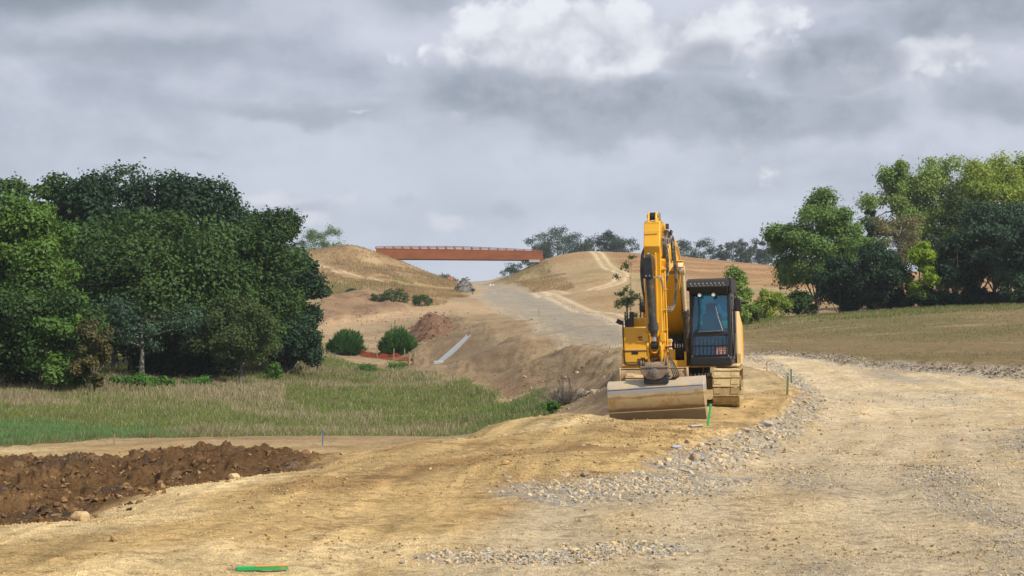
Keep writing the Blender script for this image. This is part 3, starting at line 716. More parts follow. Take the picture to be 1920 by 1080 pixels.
    d = MB(); d.prism([(-4.80,1.60),(-4.86,1.53),(-4.70,1.10),(-4.52,1.06),(-4.60,1.6)], c.x-.16, c.x-.12); d.prism([(-4.80,1.60),(-4.86,1.53),(-4.70,1.10),(-4.52,1.06),(-4.60,1.6)], c.x+.12, c.x+.16); part('bucket_link', d, M_YEL, ar, .006)
    d = MB(); d.prism([(-4.585,1.36),(-4.59,1.36),(-4.59,1.24),(-4.585,1.24)], c.x-.02, c.x+.025); part('marking_stripe', d, M_ORNG, ar)
    # ---------------- quick hitch
    hx = -.16
    d = MB(); d.cyl((hx-.29,-4.56,.98),(hx+.27,-4.56,.98),.10,n=24); d.cyl((hx-.22,-4.72,.93),(hx+.22,-4.72,.93),.09,n=20)
    d.cyl((hx-.13,-4.66,1.05),(hx+.10,-4.60,1.10),.055,n=14)
    for x in (-.30,-.25,.22,.27): d.cyl((hx+x-.015,-4.6,.97),(hx+x+.015,-4.6,.97),.15,n=24)
    d.cyl((hx-.40,-4.6,1.03),(hx-.30,-4.6,1.03),.065,n=16); d.cyl((hx-.36,-4.6,.95),(hx-.28,-4.6,.95),.07,n=16)
    hi = part('quick_hitch', d, simple('muddy_pins', (.15,.105,.07), .6, .3, (.36,.25,.15), .5, 8, .3, bmp=.4), bevel=.006)
    d = MB()
    # face plate in x,z extruded along y
    pf = [(-.30,.90),(.31,.93),(.31,.80),(.16,.66),(-.02,.62),(-.16,.65),(-.30,.78)]
    n = len(pf); v = [(hx+p[0],-4.84,p[1]) for p in pf]+[(hx+p[0],-4.72,p[1]) for p in pf]
    d.add(v, [tuple(range(n)), tuple(range(2*n-1,n-1,-1))]+[(i,(i+1)%n,(i+1)%n+n,i+n) for i in range(n)])
    d.bb(hx-.31,hx+.32,-4.86,-4.68,.885,.925)
    part('hitch_plate', d, M_STEEL, hi, .01)
    d = MB(); d.cyl((hx,-4.88,.775),(hx,-4.83,.775),.105,n=28); d.cyl((hx,-4.91,.775),(hx,-4.86,.775),.07,n=24); d.cyl((hx,-4.93,.775),(hx,-4.90,.775),.025,n=14); part('pivot_boss', d, M_STEEL, hi, .006)
    d = MB(); d.prism([(-4.70,.9),(-4.72,.62),(-4.3,.60),(-4.2,.8),(-4.4,.98)], hx-.25, hx-.2); d.prism([(-4.70,.9),(-4.72,.62),(-4.3,.60),(-4.2,.8),(-4.4,.98)], hx+.2, hx+.25)
    d.prism([(-4.80,.68),(-4.82,.55),(-4.3,.55),(-4.3,.7)], hx-.24, hx+.30); part('hitch_ears', d, M_BLK, hi, .008)
    d = MB()
    for i in range(4):
        x = hx+.28+i*.018
        d.tube(bez([(hx+.27+i*.01,-4.5+i*.01,1.22-i*.03),(x+.05,-4.66,1.05),(x+.09+.02*i,-4.74,.85),(x+.12+.02*i,-4.7,.68),(x-.04,-4.62,.60)],8), .013, 8)
    d.tube(bez([(hx+.25,-4.4,1.4),(hx+.30,-4.5,1.25),(hx+.30,-4.55,1.1)],6), .012, 6)
    part('hydraulic_hose', d, M_CYL, hi)
    hi.location = (0,0,.15)
    # ---------------- bucket
    K = Vector((-.135, 0, 0)); W = 1.035
    out = [(-4.58,-.05),(-4.70,.08),(-4.77,.20),(-4.80,.40),(-4.79,.60),(-4.765,.66),(-4.70,.74),(-4.60,.785),(-4.40,.80),(-4.05,.79)]
    inn = [(p[0]+.028, p[1]-.012) for p in out]; inn[-1] = (-4.05,.762)
    d = MB(); d.prism(out+inn[::-1], K.x-W, K.x+W)
    bk = part('bucket', d, M_BKT, bevel=.006, lab='wide scraped steel grading bucket caked with tan mud')
    d = MB()
    for sx in (-1, 1):
        x = K.x+sx*W; d.prism(out+[(-3.98,.75),(-4.06,.38),(-4.34,.06)], min(x, x+sx*.028), max(x, x+sx*.028))
    part('side_plate', d, M_BKT, bk, .006)
    d = MB(); d.prism([(-4.56,-.15),(-4.585,-.155),(-4.735,.095),(-4.725,.115),(-4.68,.1)], K.x-W-.03, K.x+W+.03); part('cutting_edge', d, M_BKT, bk, .004)
    d = MB(); nb = 11
    for k in range(nb):
        x = K.x-W+.14+k*(2*W-.28)/(nb-1); d.cyl((x,-4.67,-.035),(x,-4.655,-.027),.022,n=12)
    part('edge_bolt', d, M_STEEL, bk)
    d = MB(); d.prism([(-4.79,.60),(-4.802,.612),(-4.80,.63),(-4.77,.672),(-4.74,.66)], K.x-W-.02, K.x+W+.02); part('stiffener_plate', d, M_BKT, bk, .004)
    d = MB()
    for x in (-.22, .20): d.prism([(-4.72,.76),(-4.66,.98),(-4.42,1.0),(-4.25,.79)], K.x+x-.025, K.x+x+.025)
    part('bucket_ear', d, M_STEEL, bk, .006)
    bk.rotation_euler = (0, R(-2.6), 0); bk.location = (0.0, 0, .0)
    # ---------------- hoses round the boom
    d = MB()
    for i in range(3):
        o_ = i*.022
        d.tube(bez([(sx1+.02+o_,-4.3,3.35),(sx1+.06+o_,-4.42,3.75),(sx1+.10+o_,-4.25,4.0+.02*i),(sx1+.16+o_,-3.9,3.95),(sx1+.16+o_,-3.6,3.5),(sx1+.12+o_,-3.2,3.5)],8), .020, 8)
    for i in range(3):
        o_ = i*.05
        d.tube(bez([(sx1+.12+.03*i,-4.0,3.98),(sx1+.22+.02*i,-4.2,3.9),(sx1+.27+.02*i,-4.35,3.4),(sx1+.30+.012*i,-4.35,2.9),(sx1+.27,-4.35,2.55-o_),(sx1+.16,-4.38,2.36-o_),(sx1+.05,-4.38,2.42-o_)],8), .021, 8)
    for i in range(2):
        d.tube(bez([(sx1+.06+.03*i,-4.3,3.9),(sx1+.11+.03*i,-4.4,3.6),(sx1+.12+.03*i,-4.4,3.2),(sx1+.07+.02*i,-4.4,2.9)],8), .019, 8)
    for i in range(3):
        d.tube(bez([(sx0+.02,-4.1,3.75-.04*i),(sx0-.05-.015*i,-4.2,3.7-.03*i),(sx0-.085-.02*i,-4.25,3.3),(sx0-.085-.015*i,-4.25,2.9),(sx0-.04,-4.3,2.4),(sx0-.01,-4.3,2.1-.06*i)],8), .019, 8)
    hz_ = part('hose', d, simple('grey_dusty_hose', (.035,.033,.032), .5, .1, (.30,.25,.18), .35, 7, .3))
    d = MB()
    for i in range(4): d.cyl((sx1+.05+.05*i,-4.2,3.78+.04*(i%2)),(sx1+.05+.05*i,-4.2,3.92+.04*(i%2)),.03,n=10)
    d.bb(sx1+.02,sx1+.14,-4.22,-4.08,3.70,3.76); part('hose_coupling', d, M_CHR, hz_, .004)
    d = MB(); d.bb(.06,.16,-4.2,-4.1,3.98,4.10); d.bb(.10,.17,-4.2,-4.12,4.12,4.24); d.bb(.04,.26,-4.19,-4.14,4.04,4.07); d.cyl((.22,-4.18,3.98),(.22,-4.18,4.1),.025,n=10); d.cyl((.14,-4.18,3.78),(.16,-4.18,4.0),.025,n=10)
    part('sensor_bracket', d, simple('dark_brown_steel', (.05,.032,.028), .6), bevel=.008)
    # valve hoses behind the arm
    d = MB()
    for i in range(11):
        x = .02+i*.032+random.uniform(-.01,.01)-.1; zt = 1.72+random.uniform(-.08,.05)
        d.tube(bez([(x,-.9,1.75),(x+random.uniform(-.03,.03),-1.12,zt),(x,-1.22,1.45),(x+random.uniform(-.04,.04),-1.2,1.2),(x,-1.0,1.1)],6), .017, 7)
    part('valve_hose', d, M_RUB)
    d = MB()
    for i in range(6): d.cyl((-.06+i*.062,-1.26,1.44),(-.06+i*.062,-1.26,1.53),.016,n=8)
    part('hose_fitting', d, M_CHR)
    d = MB(); d.bb(-.36,.28,-.95,-.5,1.1,1.75); part('valve_block', d, M_BLK, bevel=.02)
    d = MB(); d.bb(-.36,.22,-1.45,-1.2,.95,1.13); d.bb(.18,.23,-1.50,-1.2,.95,1.34); d.bb(-.36,-.06,-1.30,-1.22,1.1,1.40); part('front_deck_plate', d, M_YEL, bevel=.01)
    # ---------------- cab
    x0, x1 = .33, 1.32
    fr = MB()
    def yf(z): return -1.60+(z-1.05)*.10      # windscreen slope
    A = [(yf(1.05),1.05),(yf(2.86),2.86)]
    for xa, xb in ((x0,x0+.085),(x1-.085,x1)):
        fr.prism([(yf(1.05),1.05),(yf(2.9),2.9),(yf(2.9)+.11,2.9),(yf(1.05)+.11,1.05)], xa, xb)
        fr.prism([(.25,1.05),(.25,2.9),(.36,2.9),(.36,1.05)], xa, xb)
        fr.bb(xa, xb, -.70,-.62,1.05,2.9)
    fr.bb(x0,x1,-1.42,.36,2.84,2.97); fr.bb(x0,x1,-1.62,.36,1.0,1.10); fr.bb(x0,x0+.04,-1.5,.3,1.1,1.75); fr.bb(x1-.03,x1,-1.5,.3,1.1,1.75)
    fr.bb(x0+.08,x1-.08,.28,.34,1.1,1.9); fr.prism([(yf(1.70),1.70),(yf(1.78),1.78),(yf(1.78)+.05,1.78),(yf(1.70)+.05,1.70)], x0+.08, x1-.08)
    cb = part('cab', fr, M_BLK, bevel=.02, lab='black framed operator cab with blue tinted glass')
    d = MB(); d.prism([(-1.66,.99),(-1.66,1.20),(-1.58,1.22),(-1.3,1.22),(-1.3,.99)], x0+.01, x1+.0); part('front_sill_panel', d, M_BLK, cb, .03)
    d = MB(); d.prism([(yf(1.79)+.012,1.79),(yf(2.80)+.012,2.80),(yf(2.80)+.02,2.80),(yf(1.79)+.02,1.79)], x0+.07, x1-.07); part('windscreen', d, M_GLASS, cb)
    d = MB(); d.prism([(yf(1.14)+.012,1.14),(yf(1.70)+.012,1.70),(yf(1.70)+.02,1.70),(yf(1.14)+.02,1.14)], x0+.07, x1-.07); part('lower_windscreen', d, M_GLASS, cb)
    d = MB(); d.bb(x1-.045,x1-.04,-1.35,-.7,1.78,2.82); d.bb(x1-.045,x1-.04,-.6,.25,1.78,2.82); d.bb(x0+.03,x0+.035,-1.35,.25,1.78,2.82); d.bb(x0+.07,x1-.07,.30,.305,1.92,2.82); part('side_window', d, M_GLASS, cb)
    # guard bars in front of lower glass
    d = MB()
    for k in range(9):
        x = x0+.13+k*.092; d.cyl((x,yf(1.22)-.04,1.24),(x,yf(1.72)-.04,1.72),.009,n=8)
    for z in (1.24,1.47,1.72): d.bb(x0+.06,x1-.05,yf(z)-.05,yf(z)-.03,z-.016,z+.016)
    d.bb(x0+.04,x0+.075,yf(1.5)-.055,yf(1.5)-.02,1.18,1.80); d.bb(x1-.085,x1-.05,yf(1.5)-.055,yf(1.5)-.02,1.18,1.80)
    d.bb(x0-.02,x0+.05,-1.58,-1.54,1.76,1.79); part('screen_guard', d, M_BLK, cb, .004)
    d = MB()
    for xa, za in ((x0+.055,1.76),(x1-.07,1.78),(x1-.07,1.22),(x0+.055,1.22)): d.cyl((xa,yf(za)-.075,za),(xa,yf(za)-.05,za),.016,n=10)
    d.tube([(x0+.2,yf(1.79)-.03,1.80),(x1-.22,yf(1.8)-.03,1.83)], .012, 6)
    part('guard_clamp', d, M_CHR, cb)
    d = MB(); d.bb(x1-.365,x1-.10,yf(1.32)-.005,yf(1.32)+.005,1.23,1.44); pl = part('placard', d, M_RED, cb)
    d = MB()
    for i, z in enumerate((1.405,1.345,1.285)): d.bb(x1-.335+.02*i,x1-.14,yf(1.32)-.009,yf(1.32)-.006,z-.012,z+.008)
    part('placard_print', d, M_PALE, cb)
    # roof guard; daylight through its holes is painted as pale discs
    gm = MB()
    gm.prism([(-1.78,2.86),(-1.80,2.88),(-1.66,3.04),(-1.45,3.09),(.34,3.10),(.34,3.04),(-1.42,3.03),(-1.60,2.98)], x0-.03, x1-.02)
    gm.bb(x0-.04,x0-.0,-1.70,.3,2.80,3.03); gm.bb(x1-.03,x1+.04,-1.66,.3,2.76,3.08); gm.prism([(-1.78,2.87),(-1.66,2.72),(-1.48,2.70),(-1.48,2.86)], x0+.02, x1-.05)
    rg = part('roof_guard', gm, simple('matt_black_steel', (.012,.012,.012), .75), cb, .012)
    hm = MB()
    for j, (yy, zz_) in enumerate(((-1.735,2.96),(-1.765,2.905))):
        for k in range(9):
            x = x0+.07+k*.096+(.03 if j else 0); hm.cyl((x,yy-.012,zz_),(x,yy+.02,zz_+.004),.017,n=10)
    part('hole_light_disc', hm, simple('light_through_holes', (.34,.32,.30), .8), cb)
    d = MB()
    for x in (x0+.27, x0+.60): d.cyl((x,-1.70,2.69),(x,-1.62,2.69),.052,n=20); d.bb(x-.012,x+.012,-1.67,-1.63,2.73,2.88)
    part('round_work_lamp', d, M_BLK, cb, .004)
    d = MB()
    for x in (x0+.27, x0+.60): d.cyl((x,-1.708,2.69),(x,-1.698,2.69),.042,n=20)
    part('lamp_lens', d, M_WHT, cb)
    # cab inside
    d = MB(); d.bb(.52,1.0,-.55,-.05,1.45,1.58); d.prism([(-.12,1.5),(-.18,2.25),(-.05,2.28),(.05,1.5)], .52, 1.0); st = part('operator_seat', d, M_SEAT, cb, .05)
    d = MB(); d.prism([(-.18,2.22),(-.20,2.52),(-.10,2.52),(-.08,2.22)], .62, .90); part('headrest', d, simple('navy_headrest', (.012,.03,.08), .8), cb, .05)
    d = MB(); d.bb(.40,.52,-.9,-.1,1.2,1.68); d.bb(1.0,1.12,-.9,-.1,1.2,1.68); d.cyl((.46,-.85,1.68),(.45,-.9,1.9),.022,n=8); d.cyl((1.06,-.85,1.68),(1.07,-.9,1.9),.022,n=8); d.bb(.38,.44,-1.42,-1.38,1.75,2.0); d.bb(.3,1.24,-1.4,.3,1.10,1.16)
    part('control_console', d, M_BLK, cb, .01)
    d = MB(); d.tube([(x1-.2,yf(1.8)-.01,1.82),(x1-.32,yf(2.2)-.02,2.20),(x1-.36,yf(2.4)-.02,2.42)], .007, 6); part('wiper', d, M_CHR, cb)
    d = MB()
    for x in (.34,): d.tube([(x,-1.42,1.8),(x+.05,-1.36,2.4),(x+.02,-1.33,2.75)], .02, 6)
    part('inner_rail', d, M_CHR, cb)
    d = MB(); d.bb(x1+.07,x1+.24,-1.30,-1.22,2.28,2.60); mi = part('side_mirror', d, M_BLK, cb, .03)
    d = MB(); d.tube([(x1,-1.35,2.72),(x1+.10,-1.36,2.72),(x1+.14,-1.27,2.6)], .012, 6); d.tube([(x1,-1.3,2.3),(x1+.10,-1.27,2.35)], .01, 6); d.tube(bez([(x1+.03,-1.30,1.2),(x1+.055,-1.30,1.6),(x1+.05,-1.28,2.2),(x1+.02,-1.26,2.66)],6), .014, 6); part('mirror_arm', d, M_BLK, cb)
    d = MB(); d.bb(x1-.0,x1+.03,-1.30,-.70,1.12,2.78); part('door', d, simple('dusty_black_door', (.03,.028,.033), .45, 0, (.2,.16,.13), .3, 4, .2), cb, .015)
    d = MB(); d.bb(x0+.02,x1+.12,-1.40,.4,.95,1.0); d.bb(x1+.03,x1+.14,-.2,.4,.97,1.25); part('cab_floor_plate', d, M_YELD, bevel=.01)
    d = MB(); d.bb(1.0,1.03,-1.3,-1.27,.80,.96); d.bb(.6,.62,-1.3,-1.28,.82,.96); part('step_hanger', d, M_STEEL)
    return ex
build_excavator()
# ------------------------------------------------------------------ trees and shrubs
def leaf_mat(name, c0, c1, trans=.35):
    m, nt, b = new_mat(name); a = nt.nodes.new('ShaderNodeAttribute'); a.attribute_name = 'tint'
    c = mixc(nt, X(nt, a.outputs['Fac']), c0, c1)
    nt.links.new(c, b.inputs['Base Color']); b.inputs['Roughness'].default_value = .6; b.inputs['Specular IOR Level'].default_value = .25
    t = nt.nodes.new('ShaderNodeBsdfTranslucent'); c2 = mixc(nt, 1.0, c, (1.0, 1.15, .5), 'MULTIPLY'); nt.links.new(c2, t.inputs[0])
    ms = nt.nodes.new('ShaderNodeMixShader'); ms.inputs[0].default_value = trans
    nt.links.new(b.outputs[0], ms.inputs[1]); nt.links.new(t.outputs[0], ms.inputs[2])
    nt.links.new(ms.outputs[0], nt.nodes['Material Output'].inputs[0]); return m
def bark_mat(name, col):
    m, nt, b = new_mat(name); co = texco(nt); n = noise(nt, mapping(nt, co, (4, 4, 1)), 3, 7, .7)
    nt.links.new(mixc(nt, n.sm(.3, .7), [x*.55 for x in col], [x*1.3 for x in col]), b.inputs['Base Color'])
    b.inputs['Roughness'].default_value = .9; bump(nt, b, n, .6, .05); return m
LM = dict(
 oak = leaf_mat('oak_leaves', (.014,.040,.009), (.060,.115,.020), .24),
 dark = leaf_mat('dark_leaves', (.008,.027,.012), (.028,.068,.023), .2),
 maple = leaf_mat('maple_leaves', (.075,.145,.032), (.17,.26,.065)),
 mid = leaf_mat('mid_green_leaves', (.045,.110,.018), (.12,.205,.036)),
 light = leaf_mat('light_green_leaves', (.11,.19,.045), (.26,.34,.085)),
 lime = leaf_mat('lime_leaves', (.16,.26,.015), (.30,.38,.03)),
 olive = leaf_mat('olive_leaves', (.038,.066,.020), (.09,.125,.036)),
 yel = leaf_mat('yellowing_leaves', (.14,.21,.032), (.33,.37,.06)),
 tan = leaf_mat('dry_leaves', (.15,.135,.06), (.28,.25,.12), .2),
 brown = leaf_mat('rusty_leaves', (.045,.055,.02), (.13,.105,.036), .2),
 blue = leaf_mat('grey_green_leaves', (.022,.052,.030), (.052,.098,.050), .22),
 bramble = leaf_mat('bramble_leaves', (.045,.12,.022), (.10,.22,.035)),
)
BARK = bark_mat('bark', (.10,.085,.065)); BARKP = bark_mat('pale_bark', (.19,.175,.155)); TWIG = bark_mat('grey_dead_wood', (.17,.14,.11))
def leaves(r, cen, rad, n, size, flat=.75, up=.35, asp=.62, shell=.55, tintc=None):
    """leaf cards spread through clumps; returns verts, faces, tint"""
    cen = np.asarray(cen); rad = np.asarray(rad); w = rad**2; w = w/w.sum()
    k = r.choice(len(cen), n, p=w)
    d = r.normal(size=(n, 3)); d[:, 2] += up*.6; d /= np.linalg.norm(d, axis=1)[:, None]
    rr = rad[k]*(shell+(1.08-shell)*r.random(n)**.7); lump = 1+.22*np.sin(d[:, 0]*5+k)*np.cos(d[:, 1]*6+k*2.1)+.1*r.normal(size=n)
    stray = r.random(n) < .22; rr = np.where(stray, rr*(1+(.30 if shell < .6 else .14)*r.random(n)), rr); an = .72+.6*r.random((len(cen), 3)); an[:, 2] *= flat
    lump = lump*(1+.16*np.sin(d[:, 0]*11+k*3.3)*np.sin(d[:, 2]*10+k)+.12*np.cos(d[:, 1]*13+k*1.7))
    p = cen[k]+d*(rr*lump)[:, None]*an[k]
    nrm = d*.9+r.normal(size=(n, 3))*.65+np.array((0, 0, up)); nrm /= np.linalg.norm(nrm, axis=1)[:, None]
    a = np.cross(nrm, r.normal(size=(n, 3))); a /= np.linalg.norm(a, axis=1)[:, None]+1e-9
    b = np.cross(nrm, a); s = size*(.6+.8*r.random(n))[:, None]
    v = np.stack([p+a*s*.5, p+b*s*asp*.5+nrm*s*.1, p-a*s*.5, p-b*s*asp*.5+nrm*s*.08], 1).reshape(-1, 3)
    f = np.arange(4*n).reshape(n, 4)
    ct = r.random(len(cen)) if tintc is None else tintc
    tint = np.clip(.55*ct[k]+.45*r.random(n), 0, 1)
    return v, f, tint
def tree_meshes(seed, h, rx, z0, mat, nleaf, size, style='round', trunk_r=None, bark=None, nclump=None, gap=.0, crad=1.0, lean=0.0, shell=.55, mat2=None):
    """crown + trunk objects (unlinked roots) for one tree; z0 = height where the crown starts"""
    r = np.random.default_rng(seed); rd = random.Random(seed)
    hz = (h-z0)/2; cz = z0+hz; nclump = nclump or int(26+10*r.random())
    cen = []; rad = []
    tries = 0
    while len(cen) < nclump and tries < 4000:
        tries += 1
        d = r.normal(size=3); d /= np.linalg.norm(d); q = (.35+.57*r.random()**.6) if style != 'oak' else (.62+.32*r.random())
        zrel = d[2]*q
        if style == 'round': wx = 1.0-.18*max(0, zrel)
        elif style == 'tall': wx = .95-.30*zrel-.15*abs(zrel)
        elif style == 'cone': wx = .75-.55*zrel
        elif style in ('spread', 'oak'): wx = 1.0-.1*max(0, zrel)
        else: wx = 1
        c = np.array((d[0]*q*rx*wx+lean*zrel, d[1]*q*rx*wx*.9, cz+zrel*hz*.93))
        cr = (rx*.30 if style != 'tall' else rx*.36)*(.65+.55*r.random())*crad
        cr = min(cr, hz*.62); c[2] = max(c[2], cr*.55)
        if c[2]-cr*.6 < z0*.6-.01-.3*(z0 < .1): continue
        if gap and any(np.linalg.norm(c-o_) < cr*gap for o_ in cen): continue
        cen.append(c); rad.append(cr)
    cen = np.array(cen); rad = np.array(rad)
    zt = (cen[:, 2]+rad*.80).max(); kz = (h-z0*.8)/(zt-z0*.8); cen[:, 2] = z0*.8+(cen[:, 2]-z0*.8)*kz
    kx = rx/max(1e-3, np.percentile(np.abs(cen[:, 0])+rad*.9, 92)); cen[:, :2] *= min(max(kx, .6), 1.6)
    v, f, tint = leaves(r, cen, rad, nleaf, size, shell=shell)
    tr = trunk_r or h*.025
    tb = MB(); top = Vector((lean*.3, 0, z0+(h-z0)*.55)); p1 = Vector((rd.uniform(-.15,.15)*h*.05, 0, z0*.5))
    ax = bez([(0,0,-.4),p1,(lean*.1,rd.uniform(-.2,.2),z0),top,(lean*.6,0,h*.74)], 4)
    tb.tube(ax, [tr*(1.25 if i == 0 else 1)*(1-.9*i/(len(ax)-1)) for i in range(len(ax))], 8)
    order = r.permutation(len(cen))[:22]
    for i in order:
        c = Vector(cen[i]); zs = max(z0*.75, min(c.z-.25*(c.xy.length), h*.8)); k = min(len(ax)-1, max(0, int((zs+.4)/(h*.74+.4)*len(ax))))
        s = ax[k]; m = s.lerp(c, .55)+Vector((0, 0, (c-s).length*.10)); br = tr*.42*(1-.6*k/len(ax))
        tb.tube([s, m, c+(c-m)*.35], [br, br*.6, br*.15], 5, False)
    return (v, f, tint), tb
TREES = []
LEAFK = (1.4, .82)
def make_tree(name, label, px, py_top, Y, wpx, mat, nleaf, size, cat='tree', z0f=.15, group=None, seed=0, dz=0, bark=None, **kw):
    """px: image column of the trunk, py_top: row of the top, wpx: crown width, all at distance Y"""
    p = at(px, Y); p.z += dz; h = max(.5, zof(py_top, Y)-p.z); rx = wpx/F*Y/2*1.02
    (v, f, tint), tb = tree_meshes(seed or int(px*7+Y), h, rx, h*z0f, mat, int(nleaf*LEAFK[0]), size*LEAFK[1], **kw)
    o = empty(name, p); tag(o, label, cat, group)
    tb.build('trunk', bark or BARK, o, ang=80)
    c = mesh_np('crown', v, f, LM[mat], o, vattr={'tint': np.repeat(tint, 4)})
    return o
WL = 'wood on the left edge of the meadow'
T = make_tree
# left wood, back to front
T('oak_tree','dark oak rising behind the left edge of the wood, below the grey sky',30,334,100,190,'oak',20000,.34,group=WL,seed=1,nclump=44,style='oak',shell=.72,gap=.55)
T('oak_tree','small domed dark oak crown showing between the far left tree and the tallest oak',95,328,104,130,'oak',14000,.32,group=WL,seed=22,nclump=36,crad=1.0,style='oak',shell=.72,gap=.55)
T('oak_tree','tallest oak of the left wood with ragged dark crown against the sky',215,309,106,240,'dark',30000,.33,group=WL,seed=3,crad=1.0,nclump=44,style='oak',shell=.72,gap=.55)
T('oak_tree','broad oak right of the tallest crown in the left wood',355,322,106,230,'dark',28000,.33,group=WL,seed=4,nclump=40,style='oak',shell=.72,gap=.55)
T('oak_tree','oak whose rounded crown forms the right shoulder of the left wood',492,388,112,180,'oak',26000,.32,group=WL,seed=5,nclump=36,z0f=.08,style='oak',shell=.72,gap=.55)
T('oak_tree','low dark oak at the right end of the left wood next to the dry hill',545,462,108,125,'dark',20000,.30,group=WL,seed=6,z0f=.02,nclump=34,style='oak',shell=.72,gap=.55)
T('oak_tree','huge dark green oak filling the middle of the left wood',285,386,93,330,'oak',42000,.30,group=WL,seed=7,nclump=60,z0f=.12,crad=1.0,style='oak',shell=.72,gap=.55)
T('oak_tree','oak standing right of the huge middle oak with crown reaching low',435,415,97,230,'oak',28000,.29,group=WL,seed=8,nclump=46,z0f=.1,crad=1.0,style='oak',shell=.72,gap=.55)
T('oak_tree','bright leaved oak at the far left edge of the photo',35,372,80,210,'mid',32000,.27,group=WL,seed=9,nclump=44,z0f=.05,crad=1.0,style='oak',shell=.72,gap=.55)
T('oak_tree','shaded oak in front of the far left edge with branches down to the ground',70,520,78,230,'oak',24000,.25,group=WL,seed=10,nclump=40,z0f=.02,style='oak',shell=.72,gap=.55)
T('hazel_bush','dark undergrowth bush right of the pale gnarled trunk in the wood',345,600,91,230,'dark',15000,.25,'bush',z0f=.0,seed=11,group=WL)
T('hazel_bush','dark undergrowth bush at the shaded right foot of the left wood',535,590,104,110,'dark',12000,.26,'bush',z0f=.0,seed=12,group=WL)
T('hawthorn_tree','pale gnarled little tree with twisted bare lower branches in front of the dark oaks',266,556,87,250,'blue',9000,.20,z0f=.34,seed=13,bark=BARKP,style='spread',trunk_r=.22,shell=.3,crad=.8)
T('birch_tree','slim olive green tree with straight pale trunk beside the dark wood',452,552,87,150,'olive',14000,.20,z0f=.20,seed=14,bark=BARKP,trunk_r=.13,shell=.4)
T('hazel_bush','tall green bush at the foot of the far left oak',120,590,76,130,'mid',9000,.22,'bush',z0f=.0,seed=15)
T('hawthorn_bush','yellow brown hawthorn bush at the front corner of the left wood',176,598,75,70,'brown',7000,.19,'bush',z0f=.0,seed=16)
T('hawthorn_bush','olive green bush between the rusty hawthorn and the far left oak',140,600,77,70,'olive',6000,.19,'bush',z0f=.0,seed=17)
T('bramble_patch','bright green bramble mound in front of the gnarled tree',268,700,79,110,'bramble',5000,.16,'bramble',z0f=.0,seed=18,nclump=30)
T('bramble_patch','small bramble clump right of the bright bramble mound',372,706,82,60,'bramble',2200,.15,'bramble',z0f=.0,seed=19)
T('bramble_patch','small tuft of bright nettles standing alone in the meadow near the wood',513,678,98,34,'bramble',900,.15,'weeds',z0f=.0,seed=20)
# two willow domes
def willow(px, pyt, Y, wpx, lab, seed):
    p = at(px, Y); h = zof(pyt, Y)-p.z; rx = wpx/F*Y/2; r = np.random.default_rng(seed); n = 9000
    a = r.random(n)*2*np.pi; e = np.arccos(r.random(n)**.8); L = .35+.65*r.random(n)**.45
    d = np.stack([np.sin(e)*np.cos(a), np.sin(e)*np.sin(a), np.cos(e)], -1)
    lump = 1+.10*np.sin(a*5+seed)+.06*np.sin(e*9+a*3)
    L = L*(1+.14*r.random(n)*(r.random(n) < .3)); lump = lump*(1+.10*np.sin(a*3+e*4+seed*2)+.07*np.sin(a*11)*np.sin(e*8)); q = d*(L*lump)[:, None]*np.array((rx, rx, h)); dirn = d+np.array((0, 0, .5))+r.normal(size=(n, 3))*.25; dirn /= np.linalg.norm(dirn, axis=1)[:, None]
    side = np.cross(dirn, r.normal(size=(n, 3))); side /= np.linalg.norm(side, axis=1)[:, None]; s = (.35+.35*r.random(n))[:, None]
    q[:, 2] = np.maximum(q[:, 2], .05)
    v = np.stack([q-dirn*s*.5, q+side*.05, q+dirn*s*.5, q-side*.05], 1).reshape(-1, 3)
    o = empty('willow_bush', p); tag(o, lab, 'bush', 'domed willow bushes by the orange fence')
    st = MB()
    for k in range(14):
        b = k*.45; st.tube([(0,0,-.1),(rx*.3*math.cos(b),rx*.3*math.sin(b),h*.4),(rx*.6*math.cos(b),rx*.6*math.sin(b),h*.75)], [.05,.035,.01], 5, False)
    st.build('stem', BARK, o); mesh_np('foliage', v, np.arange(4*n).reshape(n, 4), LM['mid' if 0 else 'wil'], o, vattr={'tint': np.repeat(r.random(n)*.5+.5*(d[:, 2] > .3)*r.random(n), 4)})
LM['wil'] = leaf_mat('willow_leaves', (.022,.07,.016), (.085,.19,.04))
willow(650, 624, math.exp(hit(650, 664, 60)[1]), 66, 'domed dark green willow bush touching the wood', 31)
willow(747, 622, math.exp(hit(747, 663, 60)[1]), 68, 'domed dark green willow bush standing alone above the orange fence', 32)
# by the bridge
T('field_tree','airy tree on the hilltop left of the bridge',608,421,400,88,'mid',5200,.42,z0f=.08,seed=41,shell=.2,crad=.85,nclump=34)
T('far_tree','round dark tree seen under the bridge beyond the road crest',838,513,520,44,'blue',2600,.6,z0f=.0,seed=42,dz=-2)
T('far_tree','tiny dark bush right of the round tree under the bridge',872,526,540,16,'blue',900,.5,'bush',z0f=0,seed=43,dz=-2)
T('far_tree','small dark tree peeping over the right cutting bank under the bridge deck',962,492,420,44,'dark',1500,.5,z0f=0,seed=44,dz=-1)
DC = 'dense trees behind the right end of the bridge'
T('far_tree','pale leaved tree touching the right end of the bridge',1006,436,430,60,'blue',3600,.5,group=DC,seed=45,z0f=.02)
T('far_tree','broad green tree directly right of the bridge end, tallest of its clump',1045,423,432,90,'blue',6500,.5,group=DC,seed=46,z0f=.02)
T('far_tree','rounded dark tree in the middle of the far clump left of the excavator arm',1110,440,434,70,'dark',5000,.5,group=DC,seed=47,z0f=.02)
T('far_tree','conical dark tree of the far clump',1138,432,436,60,'dark',4200,.5,group=DC,seed=48,z0f=.02,style='cone')
T('far_tree','rightmost tree of the far clump, close to the excavator arm',1166,441,434,58,'blue',4200,.5,group=DC,seed=49,z0f=.02)
